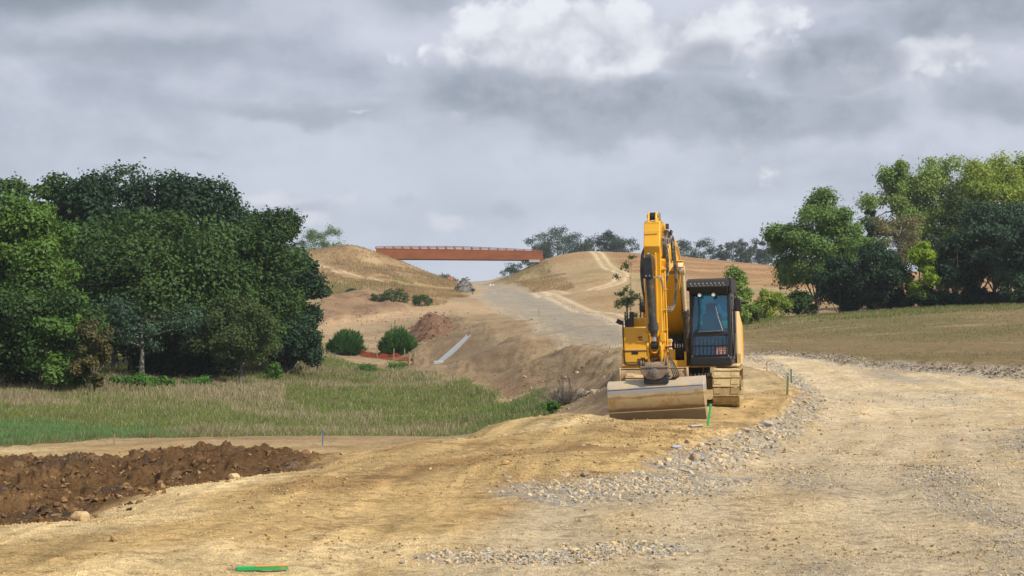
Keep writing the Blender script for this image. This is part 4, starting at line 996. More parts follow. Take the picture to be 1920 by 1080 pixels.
PR = 'thin trees along the skyline behind the cab'
for i, (px, top, w, lab) in enumerate(((1258,447,34,'thin skyline tree directly right of the excavator boom'),(1283,447,40,'loose skyline tree second from the boom'),(1319,446,42,'pointed skyline tree standing above the cab roof left half'),
    (1352,458,24,'short skyline tree, smallest of the row above the cab'),(1372,452,36,'skyline tree with a gap to the short one at its left'),(1394,447,30,'upright skyline tree in the middle of the group right of the cab'),
    (1414,446,34,'tall skyline tree near the right group centre'),(1434,450,30,'skyline tree next to the large round tree'),(1452,452,30,'skyline tree half hidden by the large round tree'))):
    T('poplar_tree',lab,px,top,440,w*1.15,'blue',2300,.5,group=PR,seed=60+i,z0f=.06,style='tall',nclump=22,shell=.3,trunk_r=.16,crad=1.05)
# behind the excavator
T('young_tree','sparse leafy sapling left of the excavator arm',1183,474,95,70,'olive',1500,.17,z0f=.2,seed=71,nclump=16,crad=1.0,shell=.0,trunk_r=.06)
T('alder_tree','light green young tree rising behind the cab',1382,502,88,62,'light',6500,.2,z0f=.0,seed=72,style='tall')
T('round_bush','yellow green round bush between the cab and the large round tree',1443,544,112,66,'yel',4200,.22,'bush',z0f=0,seed=73)
T('round_bush','low pale bush at the foot of the young tree behind the cab',1405,572,100,40,'olive',2200,.2,'bush',z0f=0,seed=74)
# right-hand wood
WR = 'wood on the right behind the field'
T('poplar_tree','tall airy poplar with open crown, leftmost of the high poplars',1690,294,150,140,'light',13000,.32,group=WR,seed=81,style='tall',z0f=.22,shell=.3,crad=.75,nclump=46)
T('poplar_tree','tall green poplar second from the left of the high poplars',1765,290,150,160,'light',23000,.32,group=WR,seed=82,style='tall',z0f=.1,shell=.35,crad=.85,nclump=48)
T('poplar_tree','tall yellowing poplar in the right wood',1832,296,148,150,'yel',24000,.32,group=WR,seed=83,style='tall',z0f=.1,shell=.4,crad=.9,nclump=50)
T('poplar_tree','highest poplar close to the right edge of the photo',1885,288,150,130,'yel',20000,.32,group=WR,seed=84,style='tall',z0f=.1,shell=.4,crad=.9,nclump=50)
T('poplar_tree','tall green poplar cut by the right edge of the photo',1935,292,152,120,'light',17000,.32,group=WR,seed=85,style='tall',z0f=.1,shell=.4,nclump=46)
T('poplar_tree','brownish green slim poplar behind the lime bush',1790,350,140,100,'olive',13000,.28,group=WR,seed=86,style='tall',z0f=.0,nclump=40)
T('maple_tree','large round airy tree at the left end of the right wood',1532,348,125,165,'maple',28000,.27,seed=187,z0f=.08,shell=.45,crad=.9,nclump=60,group=WR)
T('maple_tree','green tree right of the large round airy tree',1600,425,128,100,'maple',12000,.26,seed=88,z0f=.05,shell=.45,nclump=40,group=WR)
T('dead_tree','dry tan tree with thin pale twigs in the right wood',1685,396,132,95,'tan',7000,.18,seed=89,z0f=.2,shell=.1,bark=BARKP,nclump=40,crad=.8,group=WR)
T('dark_tree','small dark crowned tree left of the dry tan tree',1640,392,134,52,'dark',2600,.28,seed=90,z0f=.5,shell=.35,group=WR,crad=.9,nclump=14)
T('lime_tree','vivid lime green tree glowing between the dark bushes',1724,452,116.5,62,'lime',9500,.24,seed=91,z0f=.0,group=WR,style='tall')
T('hawthorn_tree','broad dark hawthorn in the centre of the right wood',1643,452,118,130,'dark',16000,.26,seed=92,z0f=.05,group=WR,nclump=34)
T('hawthorn_tree','dark hawthorn left of the broad one with branches to the ground',1575,480,119,95,'dark',9000,.25,seed=93,z0f=.0,group=WR)
T('hawthorn_bush','dark low bush at the foot of the large round airy tree',1497,545,119,60,'oak',4200,.22,'bush',seed=94,z0f=.0,group=WR)
T('hawthorn_bush','low dark bush below the lime green tree',1722,528,117,70,'dark',5500,.22,'bush',seed=95,z0f=.0,group=WR)
T('dark_oak','big dark blue green oak at the right end of the wood',1865,375,118,170,'blue',34000,.27,seed=96,z0f=.03,group=WR,nclump=64)
T('dark_oak','dark oak cut by the right edge of the photo',1935,390,112,130,'blue',20000,.27,seed=97,z0f=.03,group=WR,nclump=44)
T('dark_oak','narrow dark oak between the slim poplar and the big dark oak',1795,440,116,80,'dark',9000,.26,seed=98,z0f=.02,group=WR)
T('hawthorn_bush','small dark bush in the gap under the narrow dark oak',1768,545,116,60,'dark',3600,.22,'bush',seed=99,z0f=.0,group=WR)
for i, (px, pt, Y, w, lab) in enumerate(((1785,548,117,70,'undergrowth bush left of the big dark oak trunks'),(1832,540,117,75,'undergrowth bush below the big dark oak'),(1880,545,117,75,'undergrowth bush right below the big dark oak'),(1918,540,116,60,'undergrowth bush at the right edge of the photo'),(1610,545,120,90,'low undergrowth between the two dark hawthorns'),(1668,550,120,70,'low undergrowth left of the lime green tree'))):
    T('hawthorn_bush', lab, px, pt, Y, w, 'dark', 4200, .24, 'bush', seed=140+i, z0f=0, nclump=26, group='undergrowth of the right wood')
for i, (px, pt, Y, w, lab) in enumerate(((745,540,205,50,'grey green scrub patch on the hill foot left of the gravel heap'),(712,550,214,44,'low grey scrub left of the hill foot patch'),(658,541,232,20,'tiny dark bush on the dry hill slope'),(790,552,204,40,'dull scrub at the edge of the sandy track'))):
    T('scrub_bush', lab, px, pt, Y, w, ('olive','olive','dark','olive')[i], 1300, .3, 'bush', seed=110+i, z0f=0, nclump=20)
# ------------------------------------------------------------------ bridge
M_COR = None
def rust_mat():
    m, nt, b = new_mat('weathering_steel'); co = texco(nt); n = noise(nt, mapping(nt, co, (.3, 1, 1)), .8, 7, .7); s = noise(nt, mapping(nt, co, (2.5, 1, .15)), 1.2, 5, .6)
    c = mixc(nt, n.sm(.3, .7), (.26,.072,.012), (.165,.047,.010)); c = mixc(nt, s.sm(.55, .8)*.35, c, (.32,.105,.04))
    nt.links.new(c, b.inputs['Base Color']); b.inputs['Roughness'].default_value = .85; return m
def build_bridge():
    M = rust_mat(); Y0 = 330; s = Y0/F
    root = empty('footbridge', ((862-960)*s, Y0, zof(486, Y0))); tag(root, 'rust coloured weathering steel bridge spanning the road cutting', 'bridge')
    ox = (862-960)*s; oz = zof(486, Y0)
    def wx(px): return (px-960)*s-ox
    def wz(py): return zof(py, Y0)-oz
    px = np.linspace(705, 1018, 34)
    topg = lambda p: wz(466.5+.0*(p-705)+ (5.5*((p-705)/313)**1.7))      # girder top edge
    rail = lambda p: wz(461.8 + 2.2*((p-790)/85)**2*.35*(p < 790) + 8*(max(0, p-830)/188)**1.5)
    bot = lambda p: wz(484.5+ 2.5*((p-705)/313))
    W = 5.0
    for yy in (0, W):
        g = MB()
        pr = [(wx(p), topg(p)) for p in px]+[(wx(p), bot(p)) for p in px[::-1]]
        n = len(pr); v = [(a, yy-.04, c) for a, c in pr]+[(a, yy+.04, c) for a, c in pr]
        g.add(v, [tuple(range(n)), tuple(range(2*n-1, n-1, -1))]+[(i, (i+1) % n, (i+1) % n+n, i+n) for i in range(n)])
        for i in range(len(px)-1):
            for fz, hh in ((topg, .05), (bot, .06)):
                a = Vector((wx(px[i]), yy, fz(px[i]))); b = Vector((wx(px[i+1]), yy, fz(px[i+1])))
                g.tube([a, b], .12, 4)
        gd = g.build('girder', M, root)
        st = MB()
        for p in np.linspace(712, 1012, 20): st.bb(wx(p)-.012, wx(p)+.012, yy-.055, yy-.04, bot(p), topg(p))
        st.build('stiffener', M, gd)
        ps = [705+k*16.3 for k in range(20)]
        for p in ps:
            q = MB(); q.bb(wx(p)-.17, wx(p)+.17, yy-.10, yy+.10, topg(p)-.1, rail(p)); q.build('railing_post', M, root)
        r = MB()
        for i in range(len(px)-1):
            r.tube([(wx(px[i]), yy, rail(px[i])), (wx(px[i+1]), yy, rail(px[i+1]))], .07, 6)
        rl = r.build('handrail', M, root)
        r = MB()
        for p in np.arange(706, 1016, 1.35):
            r.bb(wx(p)-.018, wx(p)+.018, yy-.015, yy+.015, topg(p), rail(p))
        r.build('parapet_bars', simple('grey_mesh_bars', (.24,.22,.23), .6), root)
    d = MB()
    for i in range(len(px)-1): d.bb(wx(px[i]), wx(px[i+1]), .05, W-.05, bot(px[i])+.9, bot(px[i])+1.2)
    d.build('deck', M, root)
    d = MB(); d.bb(wx(992), wx(1012), -.6, W+.6, wz(492), wz(487)); d.build('abutment', simple('concrete_grey', (.32,.31,.29), .9), root)
    d = MB(); d.bb(wx(705), wx(735), -.3, W+.3, wz(496), wz(487)); d.build('abutment', simple('concrete_grey', (.32,.31,.29), .9), root)
build_bridge()
# ------------------------------------------------------------------ small site things
M_BLUE = simple('blue_stake_paint', (.05,.11,.28), .6, var=.3); M_GRN = simple('green_stake_paint', (.02,.33,.09), .5, 0, (.3,.3,.15), .2, 10)
M_WOOD = simple('raw_stake_wood', (.22,.18,.10), .85, var=.35); M_GRW = simple('green_brown_wood', (.09,.13,.06), .8, var=.3)
STK = [
 ('thin blue marker stake at the tip of the dark mud bank',577,831,857,36,M_BLUE,.035),
 ('blue marker stake standing in the pale dirt lane',605,808,834,46,M_BLUE,.035),
 ('dark wooden stake in the dirt lane behind the sandy crest',701,836,860,40,M_WOOD,.03),
 ('pale stake in the dirt lane left of the mud bank top',214,812,832,46,M_WOOD,.035),
 ('faint wooden stake at the meadow side of the dirt lane',777,803,826,46,M_WOOD,.03),
 ('short green tipped stake just behind the sandy crest',840,814,824,44,M_GRN,.035),
 ('green topped wooden stake on the stony edge right of the tracks',1476,713,748,37.5,M_GRW,.045),
 ('green stake beyond the stony edge, close to the field',1484,687,713,45,M_GRW,.045),
 ('slim wooden stake behind the right track',1438,671,694,49,M_WOOD,.03),
 ('slim wooden stake on the grey road left of the excavator',1143,643,659,80,M_WOOD,.04),
 ('slim stake at the left edge of the haul road far from the excavator',1010,575,586,160,M_WOOD,.06)]
for lab, px, pt, pb, Y, mt, w in STK:
    if Y is None: h_ = hit(px, pb, 30); Y = math.exp(h_[1])
    p = at(px, Y); hh = max(.35, (pb-pt)/F*Y*1.08); m = MB(); ln = random.uniform(-.04, .04)
    m.prism([(-w/2,-.1),(w/2,-.1),(w/2,hh-.03),(0,hh),(-w/2,hh-.02)], -w/2, w/2)
    m.v = [(a+ln*c, b+ln*.5*c, c) for a, b, c in m.v]
    o = m.build('marker_stake', mt, None, .003); o.location = p; tag(o, lab, 'stake', 'survey stakes round the site')
def near_stake():
    p = at(1327, 27.2); o = empty('marker_stake', p); tag(o, 'leaning bright green stake beside a flat stone in front of the tracks', 'stake', 'survey stakes round the site')
    m = MB(); m.prism([(-.012,-.08),(.012,-.08),(.012,.40),(0,.42),(-.012,.41)], -.021, .021); m.v = [(a+c*.14, b, c) for a, b, c in m.v]
    m.build('painted_lath', M_GRN, o, .003)
near_stake()
def lath():
    p = at(492, 10.05); m = MB(); m.bb(-.18, .18, -.02, .02, 0, .028); r = empty('fallen_lath', p+Vector((0, 0, .015))); r.rotation_euler = (R(2), R(-1.2), R(3))
    tag(r, 'green painted lath with an orange edge lying on the sand in the foreground', 'lath')
    m.build('green_face', M_GRN, r, .003); m = MB(); m.bb(-.05, .182, -.022, -.004, .028, .034); m.build('orange_edge', simple('orange_edge', (.75,.27,.06), .6), r)
    m = MB(); m.bb(-.25, -.185, -.02, .02, 0, .022); m.build('bare_wood_end', M_WOOD, r, .003)
lath()
# drainage channel on the embankment
def chute():
    Ya = math.exp(hit(822, 682, 70)[1]); Yb = math.exp(hit(879, 632, 70)[1]); a = at(822, Ya); b = at(879, Yb)
    n = 14; root = empty('drainage_chute', a); tag(root, 'pale grey metal drainage chute running down the embankment', 'drain')
    d = (b-a); side = d.cross(Vector((0, 0, 1))).normalized(); mg = simple('galvanised_grey', (.27,.29,.31), .5, .2)
    pts = []
    for k in range(n+1):
        q = a.lerp(b, k/n); q.z = max(q.z, H(q.x, q.y)+.06); pts.append(q-a)
    def strip(o0, o1, z0, z1):
        m = MB()
        for k in range(n):
            v = []
            for q in (pts[k], pts[k+1]):
                v += [q+side*o0+Vector((0,0,z0)), q+side*o1+Vector((0,0,z0)), q+side*o1+Vector((0,0,z1)), q+side*o0+Vector((0,0,z1))]
            m.add(v, [(0,1,2,3),(7,6,5,4),(0,4,5,1),(1,5,6,2),(2,6,7,3),(3,7,4,0)])
        return m
    strip(-.17, .17, -.25, -.05).build('channel_bed', simple('grey_liner', (.22,.24,.27), .7), root)
    strip(-.22, -.17, -.25, .12).build('channel_side', mg, root); strip(.17, .22, -.25, .12).build('channel_side', mg, root)
    m = MB(); m.box((pts[0].x, pts[0].y, pts[0].z-.05), (.9, .6, .4)); m.build('outlet_block', simple('pale_block', (.33,.36,.35), .8), root, .05)
    m = MB(); m.tube([pts[-1]+Vector((.1,0,.9)), pts[-1]+Vector((.3,0,-.3))], .05, 6); m.build('end_post', M_WOOD, root)
chute()
# orange net fence
def fence():
    P_ = [(676,668),(700,672),(733,676),(765,680),(778,681)]
    pts = [at(p, math.exp(hit(p, y, 60)[1])) for p, y in P_]; root = empty('orange_net_fence', pts[0]); tag(root, 'sagging orange plastic net fence below the round willow bushes', 'fence'); o0 = pts[0]
    fine = bez([p for p in pts], 10); m = MB(); hts = [.50+.10*math.sin(i*.9)+.1*math.sin(i*.37) for i in range(len(fine))]
    mo = simple('orange_net', (.62,.115,.04), .6, var=.25)
    for i in range(len(fine)-1):
        for k in range(6):
            z0 = .05+k/5*.9; m.tube([fine[i]-o0+Vector((0,0,z0*hts[i])), fine[i+1]-o0+Vector((0,0,z0*hts[i+1]))], .018, 4, False)
        for j in range(3):
            a = fine[i].lerp(fine[i+1], j/3)-o0; m.tube([a, a+Vector((0,0,hts[i]))], .02, 4, False)
    m.build('net', mo, root)
    for p, y in ((690,670),(707,673),(738,677),(758,679)):
        q = at(p, math.exp(hit(p, y, 60)[1]))-o0; s = MB(); s.tube([q-Vector((0,0,.1)), q+Vector((.03,0,1.15))], .05, 6); s.build('fence_post', M_WOOD, root)
fence()
def stump(px, Y, lab, n=5, h=1.3):
    p = at(px, Y); root = MB(); r = random.Random(px)
    for k in range(n):
        x = r.uniform(-.5, .5); root.tube([(x, r.uniform(-.2,.2), -.1), (x+r.uniform(-.1,.1), 0, h*r.uniform(.6,1))], [.11,.08], 7)
    root.bb(-.55,.55,-.05,.05,h*.4,h*.5)
    o = root.build('old_gate_post', M_WOOD, None); o.location = p; tag(o, lab, 'post')
stump(776, math.exp(hit(776, 686, 60)[1]), 'cluster of old wooden posts at the right end of the orange net')
# road works things far away
M_SAL = simple('faded_red_plastic', (.42,.12,.07), .5); M_WHP = simple('white_plastic', (.75,.75,.73), .5)
def far_prop(name, px, py, Y, mat, kind, lab, cat, s=1, grp=None):
    q = at(px, Y); z = q.z; root = empty(name, q); tag(root, lab, cat, grp)
    if kind == 'barrier':
        m = MB(); m.prism([(-.35*s,0),(-.3*s,.25*s),(-.12*s,.4*s),(-.08*s,1.1*s),(.08*s,1.1*s),(.12*s,.4*s),(.3*s,.25*s),(.35*s,0)], -.75*s, .75*s); m.build('barrier_body', mat, root, .04)
        m = MB(); m.bb(-.3*s,.3*s,-.36*s,-.05*s,.12*s,.32*s); m.build('fork_slot', M_BLK, root)
        m = MB(); m.bb(-.6*s,-.4*s,-.1*s,.1*s,1.1*s,1.25*s); m.build('filler_cap', mat, root)
    else:
        m = MB(); m.cyl((-.8*s,0,.45*s),(.8*s,0,.45*s),.45*s,n=20); m.build('drum_body', mat, root, .05)
        m = MB(); m.cyl((-.12*s,0,.45*s),(.30*s,0,.45*s),.47*s,n=20); m.build('black_band', M_BLK, root)
    return root
far_prop('plastic_barrier',844,535,322,M_SAL,'barrier','faded red plastic road barrier at the foot of the left cutting bank','barrier',.8)
far_prop('plastic_barrier',862,540,300,simple('pale_pink_plastic',(.6,.33,.26),.5),'barrier','pale pink plastic barrier on top of the gravel heap end','barrier',.55)
far_prop('plastic_barrier',867,537,300,M_WHP,'barrier','small white barrier block beside the pale pink one','barrier',.5)
far_prop('pipe_roll',922,535,318,M_WHP,'drum','white and black pipe roll at the foot of the right cutting bank','roll',.62)
d = MB(); d.tube([(0,0,-.1),(0,0,.7)], .06, 8); d.bb(-.28,.28,-.05,.05,.6,1.1); o = d.build('marker_post', M_BLK, None, .03); o.location = at(886, 262); tag(o, 'small black square marker post right of the gravel heap', 'post')
# dead shrub beside the excavator
def dead_shrub():
    p = at(1062, 57); root = empty('dead_shrub', p); tag(root, 'grey leafless shrub with upright dead stems left of the bucket', 'shrub'); r = random.Random(5); k = 57/F
    m = MB()
    for x0_, x1_, top in ((-14,-14,64),(-8,-10,66),(-6,-7,60),(4,3,62),(8,6,54),(-11,-12,50)):
        hgt = top*k*.95; m.tube(bez([(x0_*k*.8,0,-.1),(x0_*k+r.uniform(-.06,.06),.05,hgt*.45),(x1_*k,.0,hgt)],4), [.035]*5+[.02]*4, 6)
    m.build('stem', TWIG, root)
    m = MB()
    for i in range(260):
        x = r.gauss(0, .55); y = r.gauss(0, .35); L = r.uniform(.3, .95); a = x*.6+r.uniform(-.5,.5)
        m.tube([(x*.5,y*.5,0),(x*.8+a*L*.3,y,L*.55),(x+a*L*.7+r.uniform(-.1,.1),y*1.2,L)], [.014,.010,.004], 4, False)
    m.build('twigs', TWIG, root)
dead_shrub()
T('rough_tussock','olive weedy tussock round the foot of the dead shrub',1078,752,58.5,100,'olive',1500,.10,'weeds',seed=130,z0f=0,nclump=26,shell=.2)
T('rough_tussock','small green weed clump at the near edge of the meadow',1030,768,54.5,36,'bramble',800,.10,'weeds',seed=131,z0f=0,nclump=16)
T('rough_tussock','bright nettle clump in front of the orange fence',742,672,132,40,'bramble',700,.16,'weeds',seed=132,z0f=0)
T('rough_tussock','bright nettle clump left of the one in front of the orange fence',688,681,118,46,'bramble',900,.15,'weeds',seed=133,z0f=0)
# ------------------------------------------------------------------ rocks
def hull(seed, flat=.6, n=11):
    r = random.Random(seed); bm = bmesh.new()
    for i in range(n):
        v = Vector((r.gauss(0,1), r.gauss(0,1), r.gauss(0,1))).normalized(); bm.verts.new((v.x*r.uniform(.75,1.1), v.y*r.uniform(.6,1), v.z*flat*r.uniform(.8,1)))
    bmesh.ops.convex_hull(bm, input=bm.verts); bmesh.ops.delete(bm, geom=[v for v in bm.verts if not v.link_faces], context='VERTS')
    bmesh.ops.triangulate(bm, faces=bm.faces); bm.verts.ensure_lookup_table()
    v = np.array([list(q.co) for q in bm.verts]); f = np.array([[q.index for q in g.verts] for g in bm.faces]); bm.free(); return v, f
HULLS = [hull(i, .35+.05*(i % 8)) for i in range(24)]
def scatter(name, X_, Y_, size, cols, lab, cat, sink=.25, tilt=.5, mat=None, HULLS=HULLS):
    n = len(X_); z = zones(X_, Y_)['z']; V = []; Fc = []; Cc = []; off = 0
    which = rng.integers(0, len(HULLS), n)
    for k, (hv, hf) in enumerate(HULLS):
        s = np.where(which == k)[0]
        if not len(s): continue
        m = len(s); a = rng.random(m)*6.283; tx = rng.normal(size=m)*tilt; ty = rng.normal(size=m)*tilt
        sc = size[s][:, None, None]*np.stack([.8+.5*rng.random(m), .7+.4*rng.random(m), .75+.4*rng.random(m)], -1)[:, None, :]
        p = hv[None]*sc*.5
        c, s_ = np.cos(tx)[:, None], np.sin(tx)[:, None]; y = p[..., 1]*c-p[..., 2]*s_; zz = p[..., 1]*s_+p[..., 2]*c; x = p[..., 0]
        c, s_ = np.cos(ty)[:, None], np.sin(ty)[:, None]; x, zz = x*c+zz*s_, -x*s_+zz*c
        c, s_ = np.cos(a)[:, None], np.sin(a)[:, None]; x, y = x*c-y*s_, x*s_+y*c
        q = np.stack([x+X_[s][:, None], y+Y_[s][:, None], zz+(z[s]+size[s]*(.25-sink))[:, None]], -1)
        nv = len(hv); V.append(q.reshape(-1, 3)); Fc.append((hf[None]+(np.arange(m)*nv)[:, None, None]+off).reshape(-1, 3)); off += m*nv
        Cc.append(np.repeat(cols[s], nv, 0))
    o = mesh_np(name, np.concatenate(V), np.concatenate(Fc), mat or M_ROCK, vcol=np.concatenate(Cc))
    tag(o, lab, cat, kind='stuff'); return o
def rock_mat():
    m, nt, b = new_mat('rock'); co = texco(nt); a = nt.nodes.new('ShaderNodeAttribute'); a.attribute_name = 'col'; n = noise(nt, co, 30, 6, .75)
    c = mixc(nt, 1.0, a.outputs['Color'], n.sm(.25, .75, .72, 1.2).s, 'MULTIPLY'); c = mixc(nt, noise(nt, co, 7, 5, .7).sm(.52, .68)*.6, c, (.40,.30,.18))
    nt.links.new(c, b.inputs['Base Color']); b.inputs['Roughness'].default_value = .9; b.inputs['Specular IOR Level'].default_value = .05
    bump(nt, b, n, .5, .02); return m
M_ROCK = rock_mat()
PAL = np.array([(.30,.275,.235),(.36,.33,.275),(.40,.365,.30),(.24,.225,.20),(.42,.33,.20),(.48,.395,.26),(.38,.28,.16),(.52,.38,.20)])
def rockcols(n, p=None): 
    k = rng.choice(len(PAL), n, p=p); return PAL[k]*(.85+.3*rng.random(n))[:, None]
def spine_pts(i, n, spread=1.0):
    p, hw, _ = GRAV[i]; seg = rng.integers(0, len(p)-1, n*3); L = np.hypot(*(np.stack([np.exp(p[1:, 1])*p[1:, 0]-np.exp(p[:-1, 1])*p[:-1, 0], np.exp(p[1:, 1])-np.exp(p[:-1, 1])])))
    seg = rng.choice(len(p)-1, n, p=L/L.sum()); u = rng.random(n)
    t = p[seg, 0]*(1-u)+p[seg+1, 0]*u; l = p[seg, 1]*(1-u)+p[seg+1, 1]*u; Yc = np.exp(l); Xc = t*Yc
    return Xc+rng.normal(size=n)*hw*.5*spread, Yc+rng.normal(size=n)*hw*.5*spread
def build_rocks():
    x, y = spine_pts(1, 7500, 1.0); s = .025+.17*rng.random(len(x))**3.4
    scatter('rubble_berm', x, y, s, rockcols(len(x)), 'grey and tan broken stones heaped along the raised road edge', 'rubble', .32)
    x, y = spine_pts(0, 5200, .95); s = .014+.075*rng.random(len(x))**3
    scatter('crushed_stone', x, y, s, rockcols(len(x)), 'pale crushed stone patch in the middle foreground', 'gravel', .3)
    x, y = spine_pts(2, 3000, 1.3); s = .012+.055*rng.random(len(x))**2.6
    scatter('crushed_stone', x, y, s, rockcols(len(x)), 'grey crushed stone strip along the bottom of the photo', 'gravel', .2)
    x, y = spine_pts(3, 3200, .8); s = .03+.11*rng.random(len(x))**2.5
    scatter('crushed_stone', x, y, s, rockcols(len(x))*.75, 'grey stone ridge between the road and the brown field', 'gravel', .1)
    x, y = spine_pts(5, 1100, .7); s = .08+.2*rng.random(len(x))**3
    scatter('road_edge_stone', x, y, s, rockcols(len(x))*.8, 'stones along the far right edge of the haul road', 'gravel', .2)
    x, y = spine_pts(4, 800, .6); s = .07+.16*rng.random(len(x))**3
    scatter('road_edge_stone', x, y, s, rockcols(len(x))*.8, 'stones along the left edge of the haul road', 'gravel', .2)
    # loose gravel over the grey parts of the road, and clods on the sand
    n = 90000; Y_ = np.exp(rng.uniform(math.log(9), math.log(44), n)); t = rng.uniform(-.1, .42, n); X_ = t*Y_
    Zn = zones(X_, Y_); keep = rng.random(n) < np.clip(Zn['g']*1.2*Zn['w']['road']+Zn['gr']*.2, 0, .9)*np.clip(Zn['g']*1.8-.2, .02, 1)
    X_, Y_ = X_[keep], Y_[keep]; s = (.010+.034*rng.random(len(X_))**2.4)*np.clip(Y_/14, .9, 1.8)
    scatter('loose_gravel', X_, Y_, s, rockcols(len(X_)), 'loose grey gravel strewn over the sandy haul road', 'gravel', .15)
    n = 32000; Y_ = np.exp(rng.uniform(math.log(8.6), math.log(44), n)); t = rng.uniform(-.42, .42, n); X_ = t*Y_
    Zn = zones(X_, Y_); pat = fbm(X_*.9, Y_*.9, 4, 640); keep = (Zn['mud'] < .3) & (Zn['w']['meadow'] < .2) & (rng.random(n) < np.clip(.12+pat*1.8, .05, .9))
    X_, Y_ = X_[keep], Y_[keep]; s = (.008+.04*rng.random(len(X_))**3.5)*np.clip(Y_/12, .9, 2)
    c = np.array([(.40,.27,.13),(.31,.19,.085),(.46,.33,.17)])[rng.integers(0, 3, len(X_))]*(.7+.35*rng.random(len(X_)))[:, None]
    scatter('loose_clods', X_, Y_, s, c, 'small brown clods scattered on the sand', 'soil', .1)
    n = 260000; Y_ = np.exp(rng.uniform(math.log(8.6), math.log(34), n)); t = rng.uniform(-.42, .42, n); X_ = t*Y_
    Zn = zones(X_, Y_); pat = fbm(X_*.7, Y_*1.1, 5, 645); keep = (Zn['mud'] < .3) & (Zn['w']['meadow'] < .2) & (rng.random(n) < np.clip(.25+pat*2.2, .03, 1)) & (rng.random(n) < 1.2-.5*Zn['w']['road'])
    X_, Y_ = X_[keep], Y_[keep]; cz = Zn['col'][keep]; s = (.006+.018*rng.random(len(X_))**3)*np.clip(Y_/12, .9, 2)
    scatter('sand_crumbs', X_, Y_, s, cz*(.60+.34*rng.random(len(X_)))[:, None], 'fine crumbs of dry earth all over the sandy ground', 'soil', .1, HULLS=[hull(300+i, .8, 8) for i in range(8)])
    # churned clods of the mud bank
    n = 12000; Y_ = np.exp(rng.uniform(math.log(12), math.log(37), n)); t = rng.uniform(-.50, -.12, n); X_ = t*Y_
    Zn = zones(X_, Y_); keep = (Zn['sd']['mud'] < -.15) | ((Zn['sd']['mud'] < .55) & (rng.random(n) < .22)); X_, Y_ = X_[keep], Y_[keep]; s = (.02+.12*rng.random(len(X_))**3.5)
    c = np.array([(.15,.082,.034),(.20,.115,.048),(.105,.068,.04),(.22,.14,.065)])[rng.choice(4, len(X_), p=(.45,.3,.17,.08))]*(.75+.4*rng.random(len(X_)))[:, None]
    scatter('mud_clods', X_, Y_, s, c, 'lumpy dark brown clods churned up on the mud bank', 'mud', .18)
    # rough soil along the lane, the cut slope and the embankment foot
    n = 4500; i = rng.integers(0, 5, n); cx = np.array([(1098,58),(1010,76),(985,92),(700,182),(800,146)])[i]; Y_ = cx[:, 1]*(1+rng.normal(size=n)*.03); X_ = (cx[:, 0]-960)/F*cx[:, 1]+rng.normal(size=n)*np.array([.9,1.5,1.8,9,4])[i]
    s = (.04+.26*rng.random(n)**4)*np.array([.8,1,1,1.4,1.2])[i]
    c = np.array([(.33,.23,.14),(.22,.13,.07),(.34,.25,.16)])[rng.integers(0, 3, n)]*(.8+.3*rng.random(n))[:, None]
    scatter('rough_soil', X_, Y_, s, c, 'rough lumps of soil along the foot of the embankment', 'soil', .15)
    # single stones one can point at
    for lab, px, Y, s, col, fl in (('flat grey slab lying at the foot of the leaning green stake',1305,26.6,.36,(.42,.41,.38),.2),('pointed tan stone at the lower end of the rubble edge',1302,19.2,.20,(.36,.28,.19),.8),
        ('blue grey flat stone just left of the rubble edge',1268,19.7,.22,(.30,.32,.36),.3),('dark stone at the left tip of the crushed stone patch',1096,16.1,.14,(.27,.22,.17),.7),('rounded tan boulder on the edge of the mud bank',152,13.2,.20,(.44,.32,.17),.7),
        ('flat tan slab lying on the sandy crest',860,21.4,.28,(.44,.33,.19),.22),('brown stone on the sand near the left bottom corner',213,11.3,.10,(.33,.21,.10),.6),('grey slab sticking out of the mud bank',226,22.5,.42,(.20,.155,.11),.5),
        ('upright dark clod at the right tip of the mud bank',572,21.2,.24,(.17,.09,.045),1.0),('small pale stone half buried on the crest beside the mud',440,16.6,.15,(.5,.38,.22),.7),('large dusty boulder beside the dead shrub',1100,57.5,.95,(.36,.29,.20),.6),
        ('second dusty boulder, right of the large one by the dead shrub',1117,57,.7,(.33,.27,.19),.55),('tan boulder half way along the rubble edge',1395,27.0,.30,(.40,.33,.24),.6),('grey block near the top of the rubble edge',1436,29.5,.34,(.33,.32,.30),.6),
        ('brown stone right of the crest slab on the sand',947,16.6,.14,(.38,.23,.10),.6)):
        p = at(px, Y); v, f = hull(int(px), fl, 26); o = mesh_np('stone', v*np.array((.5,.42,.5))*s, f, M_ROCK, vcol=np.tile(col, (len(v), 1)))
        o.location = p+Vector((0, 0, s*.5*min(fl,.8)*.55)); o.rotation_euler = (0, 0, random.random()*6); tag(o, lab, 'stone')
        bv = o.modifiers.new('bevel', 'BEVEL'); bv.width = s*.03; bv.segments = 1
build_rocks()
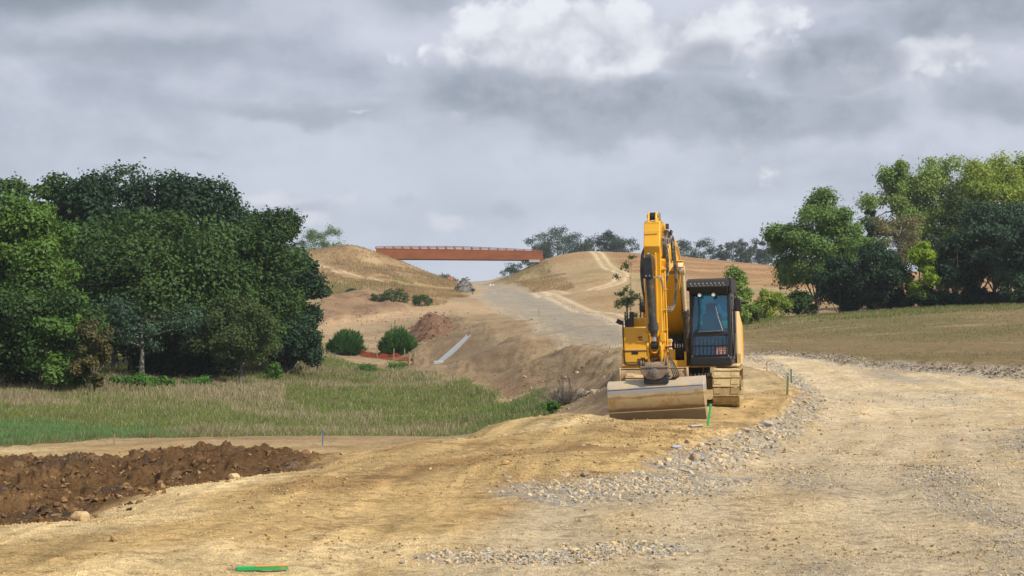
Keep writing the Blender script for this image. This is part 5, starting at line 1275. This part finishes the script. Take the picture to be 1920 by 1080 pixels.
def heap(name, px, Y, rx, ry, h, col, lab, cat, n, srange, seed):
    p = at(px, Y); g = 70; u = np.linspace(-1.3, 1.3, g); A, B = np.meshgrid(u, u); r2 = A*A+B*B
    X_ = (p.x+A*rx).ravel(); Y_ = (p.y+B*ry).ravel(); nn = fbm(X_*.9, Y_*.9, 5, seed)
    e = np.clip(1-np.sqrt(r2.ravel())*(1+.25*fbm(X_*.3, Y_*.3, 3, seed+3)), -.3, 1); z = zones(X_, Y_)['z']+np.where(e > 0, h*(1-(1-e)**1.5)*(1+.25*nn)+.25*ridge(X_, Y_, 3, seed+9)*np.minimum(1, e*4), -.6)
    idx = np.arange(g*g).reshape(g, g); f = np.stack([idx[:-1, :-1], idx[:-1, 1:], idx[1:, 1:], idx[1:, :-1]], -1).reshape(-1, 4); f = f[(e[f] > -.25).any(1)]
    c = np.tile(col, (g*g, 1))*(.8+.4*(nn[:, None]*.5+.5))
    v = np.stack([X_-p.x, Y_-p.y, z-p.z], -1)
    if n:
        r = np.random.default_rng(seed); k = r.choice(np.where(e > .02)[0], n); s = (srange[0]+(srange[1]-srange[0])*r.random(n)**3)
        V = [v]; Fc = [np.concatenate([f[:, [0,1,2]], f[:, [0,2,3]]])]; Cc = [c]; off = len(v)
        for i in range(n):
            hv, hf = HULLS[i % len(HULLS)]; q = hv*s[i]+v[k[i]]+r.normal(size=3)*.15; V.append(q); Fc.append(hf+off); off += len(hv); Cc.append(np.tile(np.array(col)*r.uniform(.6, 1.5), (len(hv), 1)))
        o = mesh_np(name, np.concatenate(V), np.concatenate(Fc), M_ROCK2, vcol=np.concatenate(Cc))
    else: o = mesh_np(name, v, f, M_ROCK2, vcol=c)
    o.location = p; tag(o, lab, cat); return o
def r2():
    m, nt, b = new_mat('heap_earth'); co = texco(nt); a = nt.nodes.new('ShaderNodeAttribute'); a.attribute_name = 'col'; n = noise(nt, co, 3, 8, .8)
    nt.links.new(mixc(nt, 1.0, a.outputs['Color'], n.sm(.25, .75, .55, 1.35).s, 'MULTIPLY'), b.inputs['Base Color']); b.inputs['Roughness'].default_value = .95; bump(nt, b, n, .8, .3); return m
M_ROCK2 = r2()
heap('soil_heap', 808, 150, 2.6, 5, 2.0, (.16,.085,.045), 'heap of dark brown topsoil above the drainage chute', 'soil heap', 420, (.04,.20), 77)
heap('gravel_heap', 871, 272, 1.9, 5, 2.3, (.17,.155,.13), 'grey gravel heap at the left edge of the road below the bridge', 'gravel heap', 900, (.10,.3), 78)
# ------------------------------------------------------------------ grasses
def grass_mat():
    m, nt, b = new_mat('grass_blades'); a = nt.nodes.new('ShaderNodeAttribute'); a.attribute_name = 'col'
    nt.links.new(a.outputs['Color'], b.inputs['Base Color']); b.inputs['Roughness'].default_value = .8; b.inputs['Specular IOR Level'].default_value = .1
    t = nt.nodes.new('ShaderNodeBsdfTranslucent'); nt.links.new(a.outputs['Color'], t.inputs[0]); ms = nt.nodes.new('ShaderNodeMixShader'); ms.inputs[0].default_value = .3
    nt.links.new(b.outputs[0], ms.inputs[1]); nt.links.new(t.outputs[0], ms.inputs[2]); nt.links.new(ms.outputs[0], nt.nodes['Material Output'].inputs[0]); return m
M_GRASS = grass_mat()
def blades(name, X_, Y_, h, w, col, lab, cat='grass', lean=.35, head=None):
    n = len(X_); z = zones(X_, Y_)['z']; a = rng.normal(size=n)*1.1; dx, dy = np.cos(a), np.sin(a)*.4; L = rng.normal(size=n)*lean; L2 = rng.normal(size=n)*lean*.5
    b = np.stack([X_, Y_, z-.02], -1); s = np.stack([dx, dy, np.zeros(n)], -1)*w[:, None]/2; top = b+np.stack([L*h, L2*h, h], -1)
    wt = np.full(n, .15) if head is None else head
    v = np.stack([b-s, b+s, top+s*wt[:, None], top-s*wt[:, None]], 1).reshape(-1, 3)
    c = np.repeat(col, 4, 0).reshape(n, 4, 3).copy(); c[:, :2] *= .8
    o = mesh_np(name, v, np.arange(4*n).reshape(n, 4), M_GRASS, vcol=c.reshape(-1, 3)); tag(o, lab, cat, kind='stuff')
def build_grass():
    n = 520000; l = rng.uniform(math.log(45), math.log(165), n); t = rng.uniform(-.46, .05, n); Y_ = np.exp(l); X_ = t*Y_
    jit = Y_*.006*fbm(t*30, l*30, 4, 90)+.5*fbm(X_*2.2, Y_*2.2, 4, 50)
    sdm = sdist(ZP['meadow'], t, l)+jit; k = sdm < .1; X_, Y_, t, l, sdm = X_[k], Y_[k], t[k], l[k], sdm[k]; n = len(X_)
    lush = sstep(.8, -.8, sdist(ZP['lush'], t, l)+1.2*fbm(X_*.5, Y_*.5, 3, 5)); lush2 = sstep(1.5, -1.5, sdist(ZP['lush2'], t, l)+1.5*fbm(X_*.3, Y_*.3, 3, 5))
    band = fbm(X_*.045, Y_*.11, 4, 2100); b2 = fbm(X_*.25, Y_*.35, 4, 2110)
    dry = sstep(-.05, .30, band+.35*b2); edge = np.exp(-((-sdm-2.2)/2.0)**2)*(Y_ < 66); dry = np.maximum(dry, edge*.85*(1-lush)); wood = np.exp(-((sdist(ZP['meadow'], t, l)+0)*0+0))*0
    dry = np.maximum(dry, .9*sstep(68, 78, Y_)*(Y_ < 90)*(t < -.16)*(rng.random(n) < .8))
    green = np.array([(.17,.225,.055),(.22,.25,.075),(.12,.17,.045)])[rng.integers(0, 3, n)]
    dr = np.array([(.42,.33,.21),(.34,.26,.17),(.50,.41,.29),(.27,.23,.12)])[rng.integers(0, 4, n)]
    pick = (rng.random(n) < np.clip(dry*.72+.16, 0, 1))[:, None]; col = np.where(pick, dr, green)
    dk = sstep(.05, .4, fbm(X_*.06, Y_*.16, 4, 2130))[:, None]*.35; col = col*(1-dk)+np.array((.16,.13,.08))*dk
    lc = np.array([(.12,.235,.085),(.145,.27,.095),(.09,.19,.07)])[rng.integers(0, 3, n)]; m = rng.random(n) < lush*.75; col[m] = lc[m]
    l2 = np.array([(.11,.195,.04),(.08,.155,.035),(.15,.20,.06)])[rng.integers(0, 3, n)]; m = rng.random(n) < lush2*.75; col[m] = l2[m]
    col = col*(.8+.4*rng.random(n))[:, None]
    h = (.19+.24*dry*rng.random(n)+.10*rng.random(n))*(1-.45*lush)*(1-.5*lush2)*(1+.25*b2)*(1+.55*np.clip(fbm(X_*.9, Y_*1.3, 3, 2150)*2, -.6, 1)); h = np.clip(h, .08, .8)*np.clip(-sdm/.6+.35, .3, 1)
    w = (.014+.010*rng.random(n))*(Y_/50)
    i = Y_ < 1000
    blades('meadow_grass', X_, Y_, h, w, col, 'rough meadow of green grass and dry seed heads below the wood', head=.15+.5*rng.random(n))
    # dry grass on hillsides
    n = 110000; l = rng.uniform(math.log(205), math.log(345), n); t = rng.uniform(-.16, .16, n); Y_ = np.exp(l); X_ = t*Y_
    Zn = zones(X_, Y_); k = (Zn['w']['lhill']*(1-Zn['w']['cut']) > .5) | (Zn['w']['rbank'] > .5); k &= fbm(X_*.1, Y_*.1, 3, 77) > -.25; X_, Y_ = X_[k], Y_[k]; n = len(X_)
    col = np.array([(.38,.27,.14),(.30,.20,.09),(.42,.32,.19),(.22,.19,.08)])[rng.integers(0, 4, n)]*(.75+.4*rng.random(n))[:, None]
    g = (fbm(X_*.06, Y_*.04, 5, 1000) > .12) & (rng.random(n) < .6); col[g] = np.array((.17,.17,.06))
    Zc = zones(X_, Y_)['col']; col = col*.5+Zc*.55*(.8+.4*rng.random(n))[:, None]
    blades('hillside_grass', X_, Y_, .2+.3*rng.random(n), .10+.05*rng.random(n), col, 'dry straw coloured grass on the cutting banks beside the bridge')
    # field slope on the right
    n = 60000; l = rng.uniform(math.log(46), math.log(125), n); t = rng.uniform(.155, .42, n); Y_ = np.exp(l); X_ = t*Y_
    Zn = zones(X_, Y_); f_ = Zn['w']['field'] > .6; fg = fbm(X_*.09, Y_*.11, 5, 1200); top = (sstep(88, 104, Y_) > .3)
    k = f_ & (rng.random(n) < np.clip(.05+fg*1.1+top*.7, .03, 1)); X_, Y_, top, fg = X_[k], Y_[k], top[k], fg[k]; n = len(X_)
    col = np.where((rng.random(n) < .10+.6*top+fg*.5)[:, None], np.array((.13,.175,.05)), np.array((.27,.20,.11)))*(.7+.5*rng.random(n))[:, None]
    blades('field_grass', X_, Y_, .05+.07*rng.random(n)+.16*top*rng.random(n), (.02+.01*rng.random(n))*Y_/45, col, 'thin grass and stubble on the brown field right of the excavator')
build_grass()
# ------------------------------------------------------------------ camera, sun, sky
cam = bpy.data.cameras.new('camera'); cam.sensor_width = 36; cam.lens = 36*F/1920; cam.shift_y = (HZ-540)/1920
cam.clip_start = .1; cam.clip_end = 9000
co = bpy.data.objects.new('camera', cam); co.location = (0, 0, HC); co.rotation_euler = (R(90), 0, 0); C.objects.link(co)
bpy.context.scene.camera = co
def build_haze(dens):
    m = bpy.data.materials.new('haze_air'); m.use_nodes = True; nt = m.node_tree; nt.nodes.clear()
    o = nt.nodes.new('ShaderNodeOutputMaterial'); v = nt.nodes.new('ShaderNodeVolumePrincipled'); v.inputs['Density'].default_value = dens
    v.inputs['Color'].default_value = (.80, .87, .97, 1); v.inputs['Anisotropy'].default_value = .1; nt.links.new(v.outputs[0], o.inputs['Volume'])
    b = MB(); b.bb(-3000, 3000, -30, 1700, -4, 42); h = b.build('haze', m); tag(h, 'thin pale haze in the air', 'haze', kind='stuff')
build_haze(.0002)
SUN_EL, SUN_AZ = R(42), R(126)     # azimuth clockwise from +Y (the viewing direction)
sd_ = Vector((math.sin(SUN_AZ)*math.cos(SUN_EL), math.cos(SUN_AZ)*math.cos(SUN_EL), math.sin(SUN_EL)))
sl = bpy.data.lights.new('sun', 'SUN'); sl.energy = 3.6; sl.angle = R(1.5); sl.color = (1, .94, .84)
so = bpy.data.objects.new('sun', sl); so.rotation_euler = (-sd_).to_track_quat('-Z', 'Y').to_euler(); sl.energy = 4.9; so.location = (20, -20, 40); C.objects.link(so)
def build_world():
    w = bpy.data.worlds.new('World'); bpy.context.scene.world = w; w.use_nodes = True; nt = w.node_tree
    bg = nt.nodes['Background']; bg.inputs[1].default_value = .086
    sky = nt.nodes.new('ShaderNodeTexSky'); sky.sky_type = 'NISHITA'; sky.sun_disc = False
    sky.sun_elevation = SUN_EL; sky.sun_rotation = SUN_AZ
    g = texco(nt, 'Generated'); sp = nt.nodes.new('ShaderNodeSeparateXYZ'); nt.links.new(g, sp.inputs[0])
    x = X(nt, sp.outputs[0]); y = X(nt, sp.outputs[1]); z = X(nt, sp.outputs[2])
    v1 = mapping(nt, g, (1, 1, 1.45)); v2 = mapping(nt, g, (1, 1, 3.0)); v3 = mapping(nt, g, (1, 1, 1.2))
    wn = noise(nt, v1, 7, 5, .55, 0, True); ws = nt.nodes.new('ShaderNodeSeparateColor'); nt.links.new(wn.s, ws.inputs[0])
    wa = X(nt, ws.outputs[0])-.5; wb = X(nt, ws.outputs[1])-.5
    xx = x+wa*.10; zz = z+wb*.07
    big = noise(nt, v2, 5, 5, .5, .3); med = noise(nt, v1, 13, 6, .55, .15); fine = noise(nt, v3, 34, 7, .58, .1)
    vo = nt.nodes.new('ShaderNodeTexVoronoi'); vo.feature = 'SMOOTH_F1'; vo.inputs['Scale'].default_value = 34; vo.inputs['Smoothness'].default_value = .6
    wv = nt.nodes.new('ShaderNodeVectorMath'); wv.operation = 'SCALE'; wv.inputs['Scale'].default_value = .10
    wn2 = noise(nt, v3, 14, 5, .6, 0, True); nt.links.new(wn2.s, wv.inputs[0])
    wv2 = nt.nodes.new('ShaderNodeVectorMath'); wv2.operation = 'ADD'; nt.links.new(wv.outputs[0], wv2.inputs[0]); nt.links.new(v3, wv2.inputs[1]); nt.links.new(wv2.outputs[0], vo.inputs['Vector'])
    puff = 1.0-X(nt, vo.outputs['Distance'])*1.3      # rounded billows
    front = y.sm(.2, .6)
    w.cycles.sampling_method = 'MANUAL'; w.cycles.sample_map_resolution = 256
    def blob(px, py, rx, ry, k=1.0):
        cx, cz = (px-960)/F, (HZ-py)/F
        a = (xx-cx)/(rx/F); b = (zz-cz)/(ry/F)
        return ((a*a+b*b)*-1.0).exp()*k*front
    def lin(c): return tuple((v/255)/12.92 if v/255 <= .04045 else ((v/255+.055)/1.055)**2.4 for v in c)
    # high even veil
    B = big*.55+med*.30+fine*.15
    c = mixc(nt, B.sm(.36, .62), lin((165,172,187)), lin((206,210,223)))
    c = mixc(nt, blob(700, 330, 640, 95, .75).min(1.0), c, lin((200,206,218)))
    c = mixc(nt, z.sm(.16, .03)*.45, c, lin((188,197,214)))
    # dim streaky undersides, upper left
    u = (blob(40, 20, 520, 75, 1.0).max(blob(250, 130, 420, 40, .62)).max(blob(560, 215, 300, 24, .6)).max(blob(300, 290, 260, 28, .42)).max(blob(560, 395, 110, 36, .5)).max(blob(770, 20, 180, 60, .5)) + (med-.5)*.75+(big-.5)*.6).sm(.20, .95)
    c = mixc(nt, u*.85, c, lin((132,142,153)))
    l1 = (blob(330, 95, 260, 34, .8).max(blob(520, 70, 120, 60, .7)).max(blob(60, 170, 200, 20, .4)) + (med-.5)*.8).sm(.3, 1.0)
    c = mixc(nt, l1*.6, c, lin((198,201,210)))
    # the big cumulus: lit heads first, then its shaded body in front
    hd = blob(1060, 100, 235, 84, 1.3).max(blob(1290, 105, 200, 72, 1.1)).max(blob(1450, 55, 130, 48, .8)).max(blob(1700, 150, 130, 42, 1.0)).max(blob(1600, 200, 160, 40, .5)).max(blob(1420, 320, 90, 50, .55))
    hd = hd + (puff-.55)*.55 + (fine-.5)*.7 + (med-.5)*.5
    hm = hd.sm(.30, .62); tone = (puff*.55+fine*.5+(zz-.17)*3.2+.15).sm(.25, .90)
    hcol = mixc(nt, tone, lin((176,180,193)), lin((232,235,241)))
    c = mixc(nt, hm*.97, c, hcol)
    bd = blob(950, 195, 160, 52, 1.0).max(blob(1180, 225, 250, 66, 1.25)).max(blob(1420, 245, 260, 66, 1.15)).max(blob(1330, 150, 110, 50, .8)).max(blob(1560, 150, 120, 75, 1.0)).max(blob(1820, 60, 260, 75, 1.1)).max(blob(1640, 15, 160, 40, .8)).max(blob(1830, 215, 200, 50, .75)).max(blob(1850, 330, 260, 40, .4))
    bd = bd + (fine-.5)*.7+(med-.5)*.7+(puff-.55)*.22
    bm = bd.sm(.22, .80)
    bcol = mixc(nt, (fine*.5+med*.5).sm(.38, .62), lin((138,147,159)), lin((166,172,185)))
    c = mixc(nt, bm*.80, c, bcol)
    # small scattered lit scraps low down
    sc_ = (blob(530, 372, 130, 16, .8).max(blob(610, 404, 70, 16, .75)).max(blob(830, 412, 60, 20, .7)).max(blob(686, 214, 40, 5, .9)).max(blob(860, 225, 60, 22, .55)) + (fine-.5)*1.5+(puff-.55)*.3).sm(.30, .95)
    c = mixc(nt, sc_*.75, c, lin((215,217,226)))
    dk = (blob(935, 392, 70, 26, .8).max(blob(740, 395, 60, 22, .6)).max(blob(600, 350, 60, 20, .4)).max(blob(410, 285, 50, 12, .7)) + (fine-.5)*1.3+(puff-.55)*.3).sm(.25, .9)
    c = mixc(nt, dk*.55, c, lin((168,173,190)))
    class _O: pass
    rp = _O(); rp.outputs = [c]
    cl = nt.nodes.new('ShaderNodeVectorMath'); cl.operation = 'SCALE'; cl.inputs['Scale'].default_value = 10
    nt.links.new(rp.outputs[0], cl.inputs[0])
    c = mixc(nt, .94, sky.outputs[0], cl.outputs[0])
    nt.links.new(c, bg.inputs[0])
build_world()
sc = bpy.context.scene
sc.view_settings.view_transform = 'Standard'; sc.view_settings.look = 'None'; sc.view_settings.gamma = 1; sc.view_settings.exposure = .32
sc.render.engine = 'CYCLES'; sc.cycles.max_bounces = 6; sc.cycles.transparent_max_bounces = 8
sc.cycles.use_denoising = True
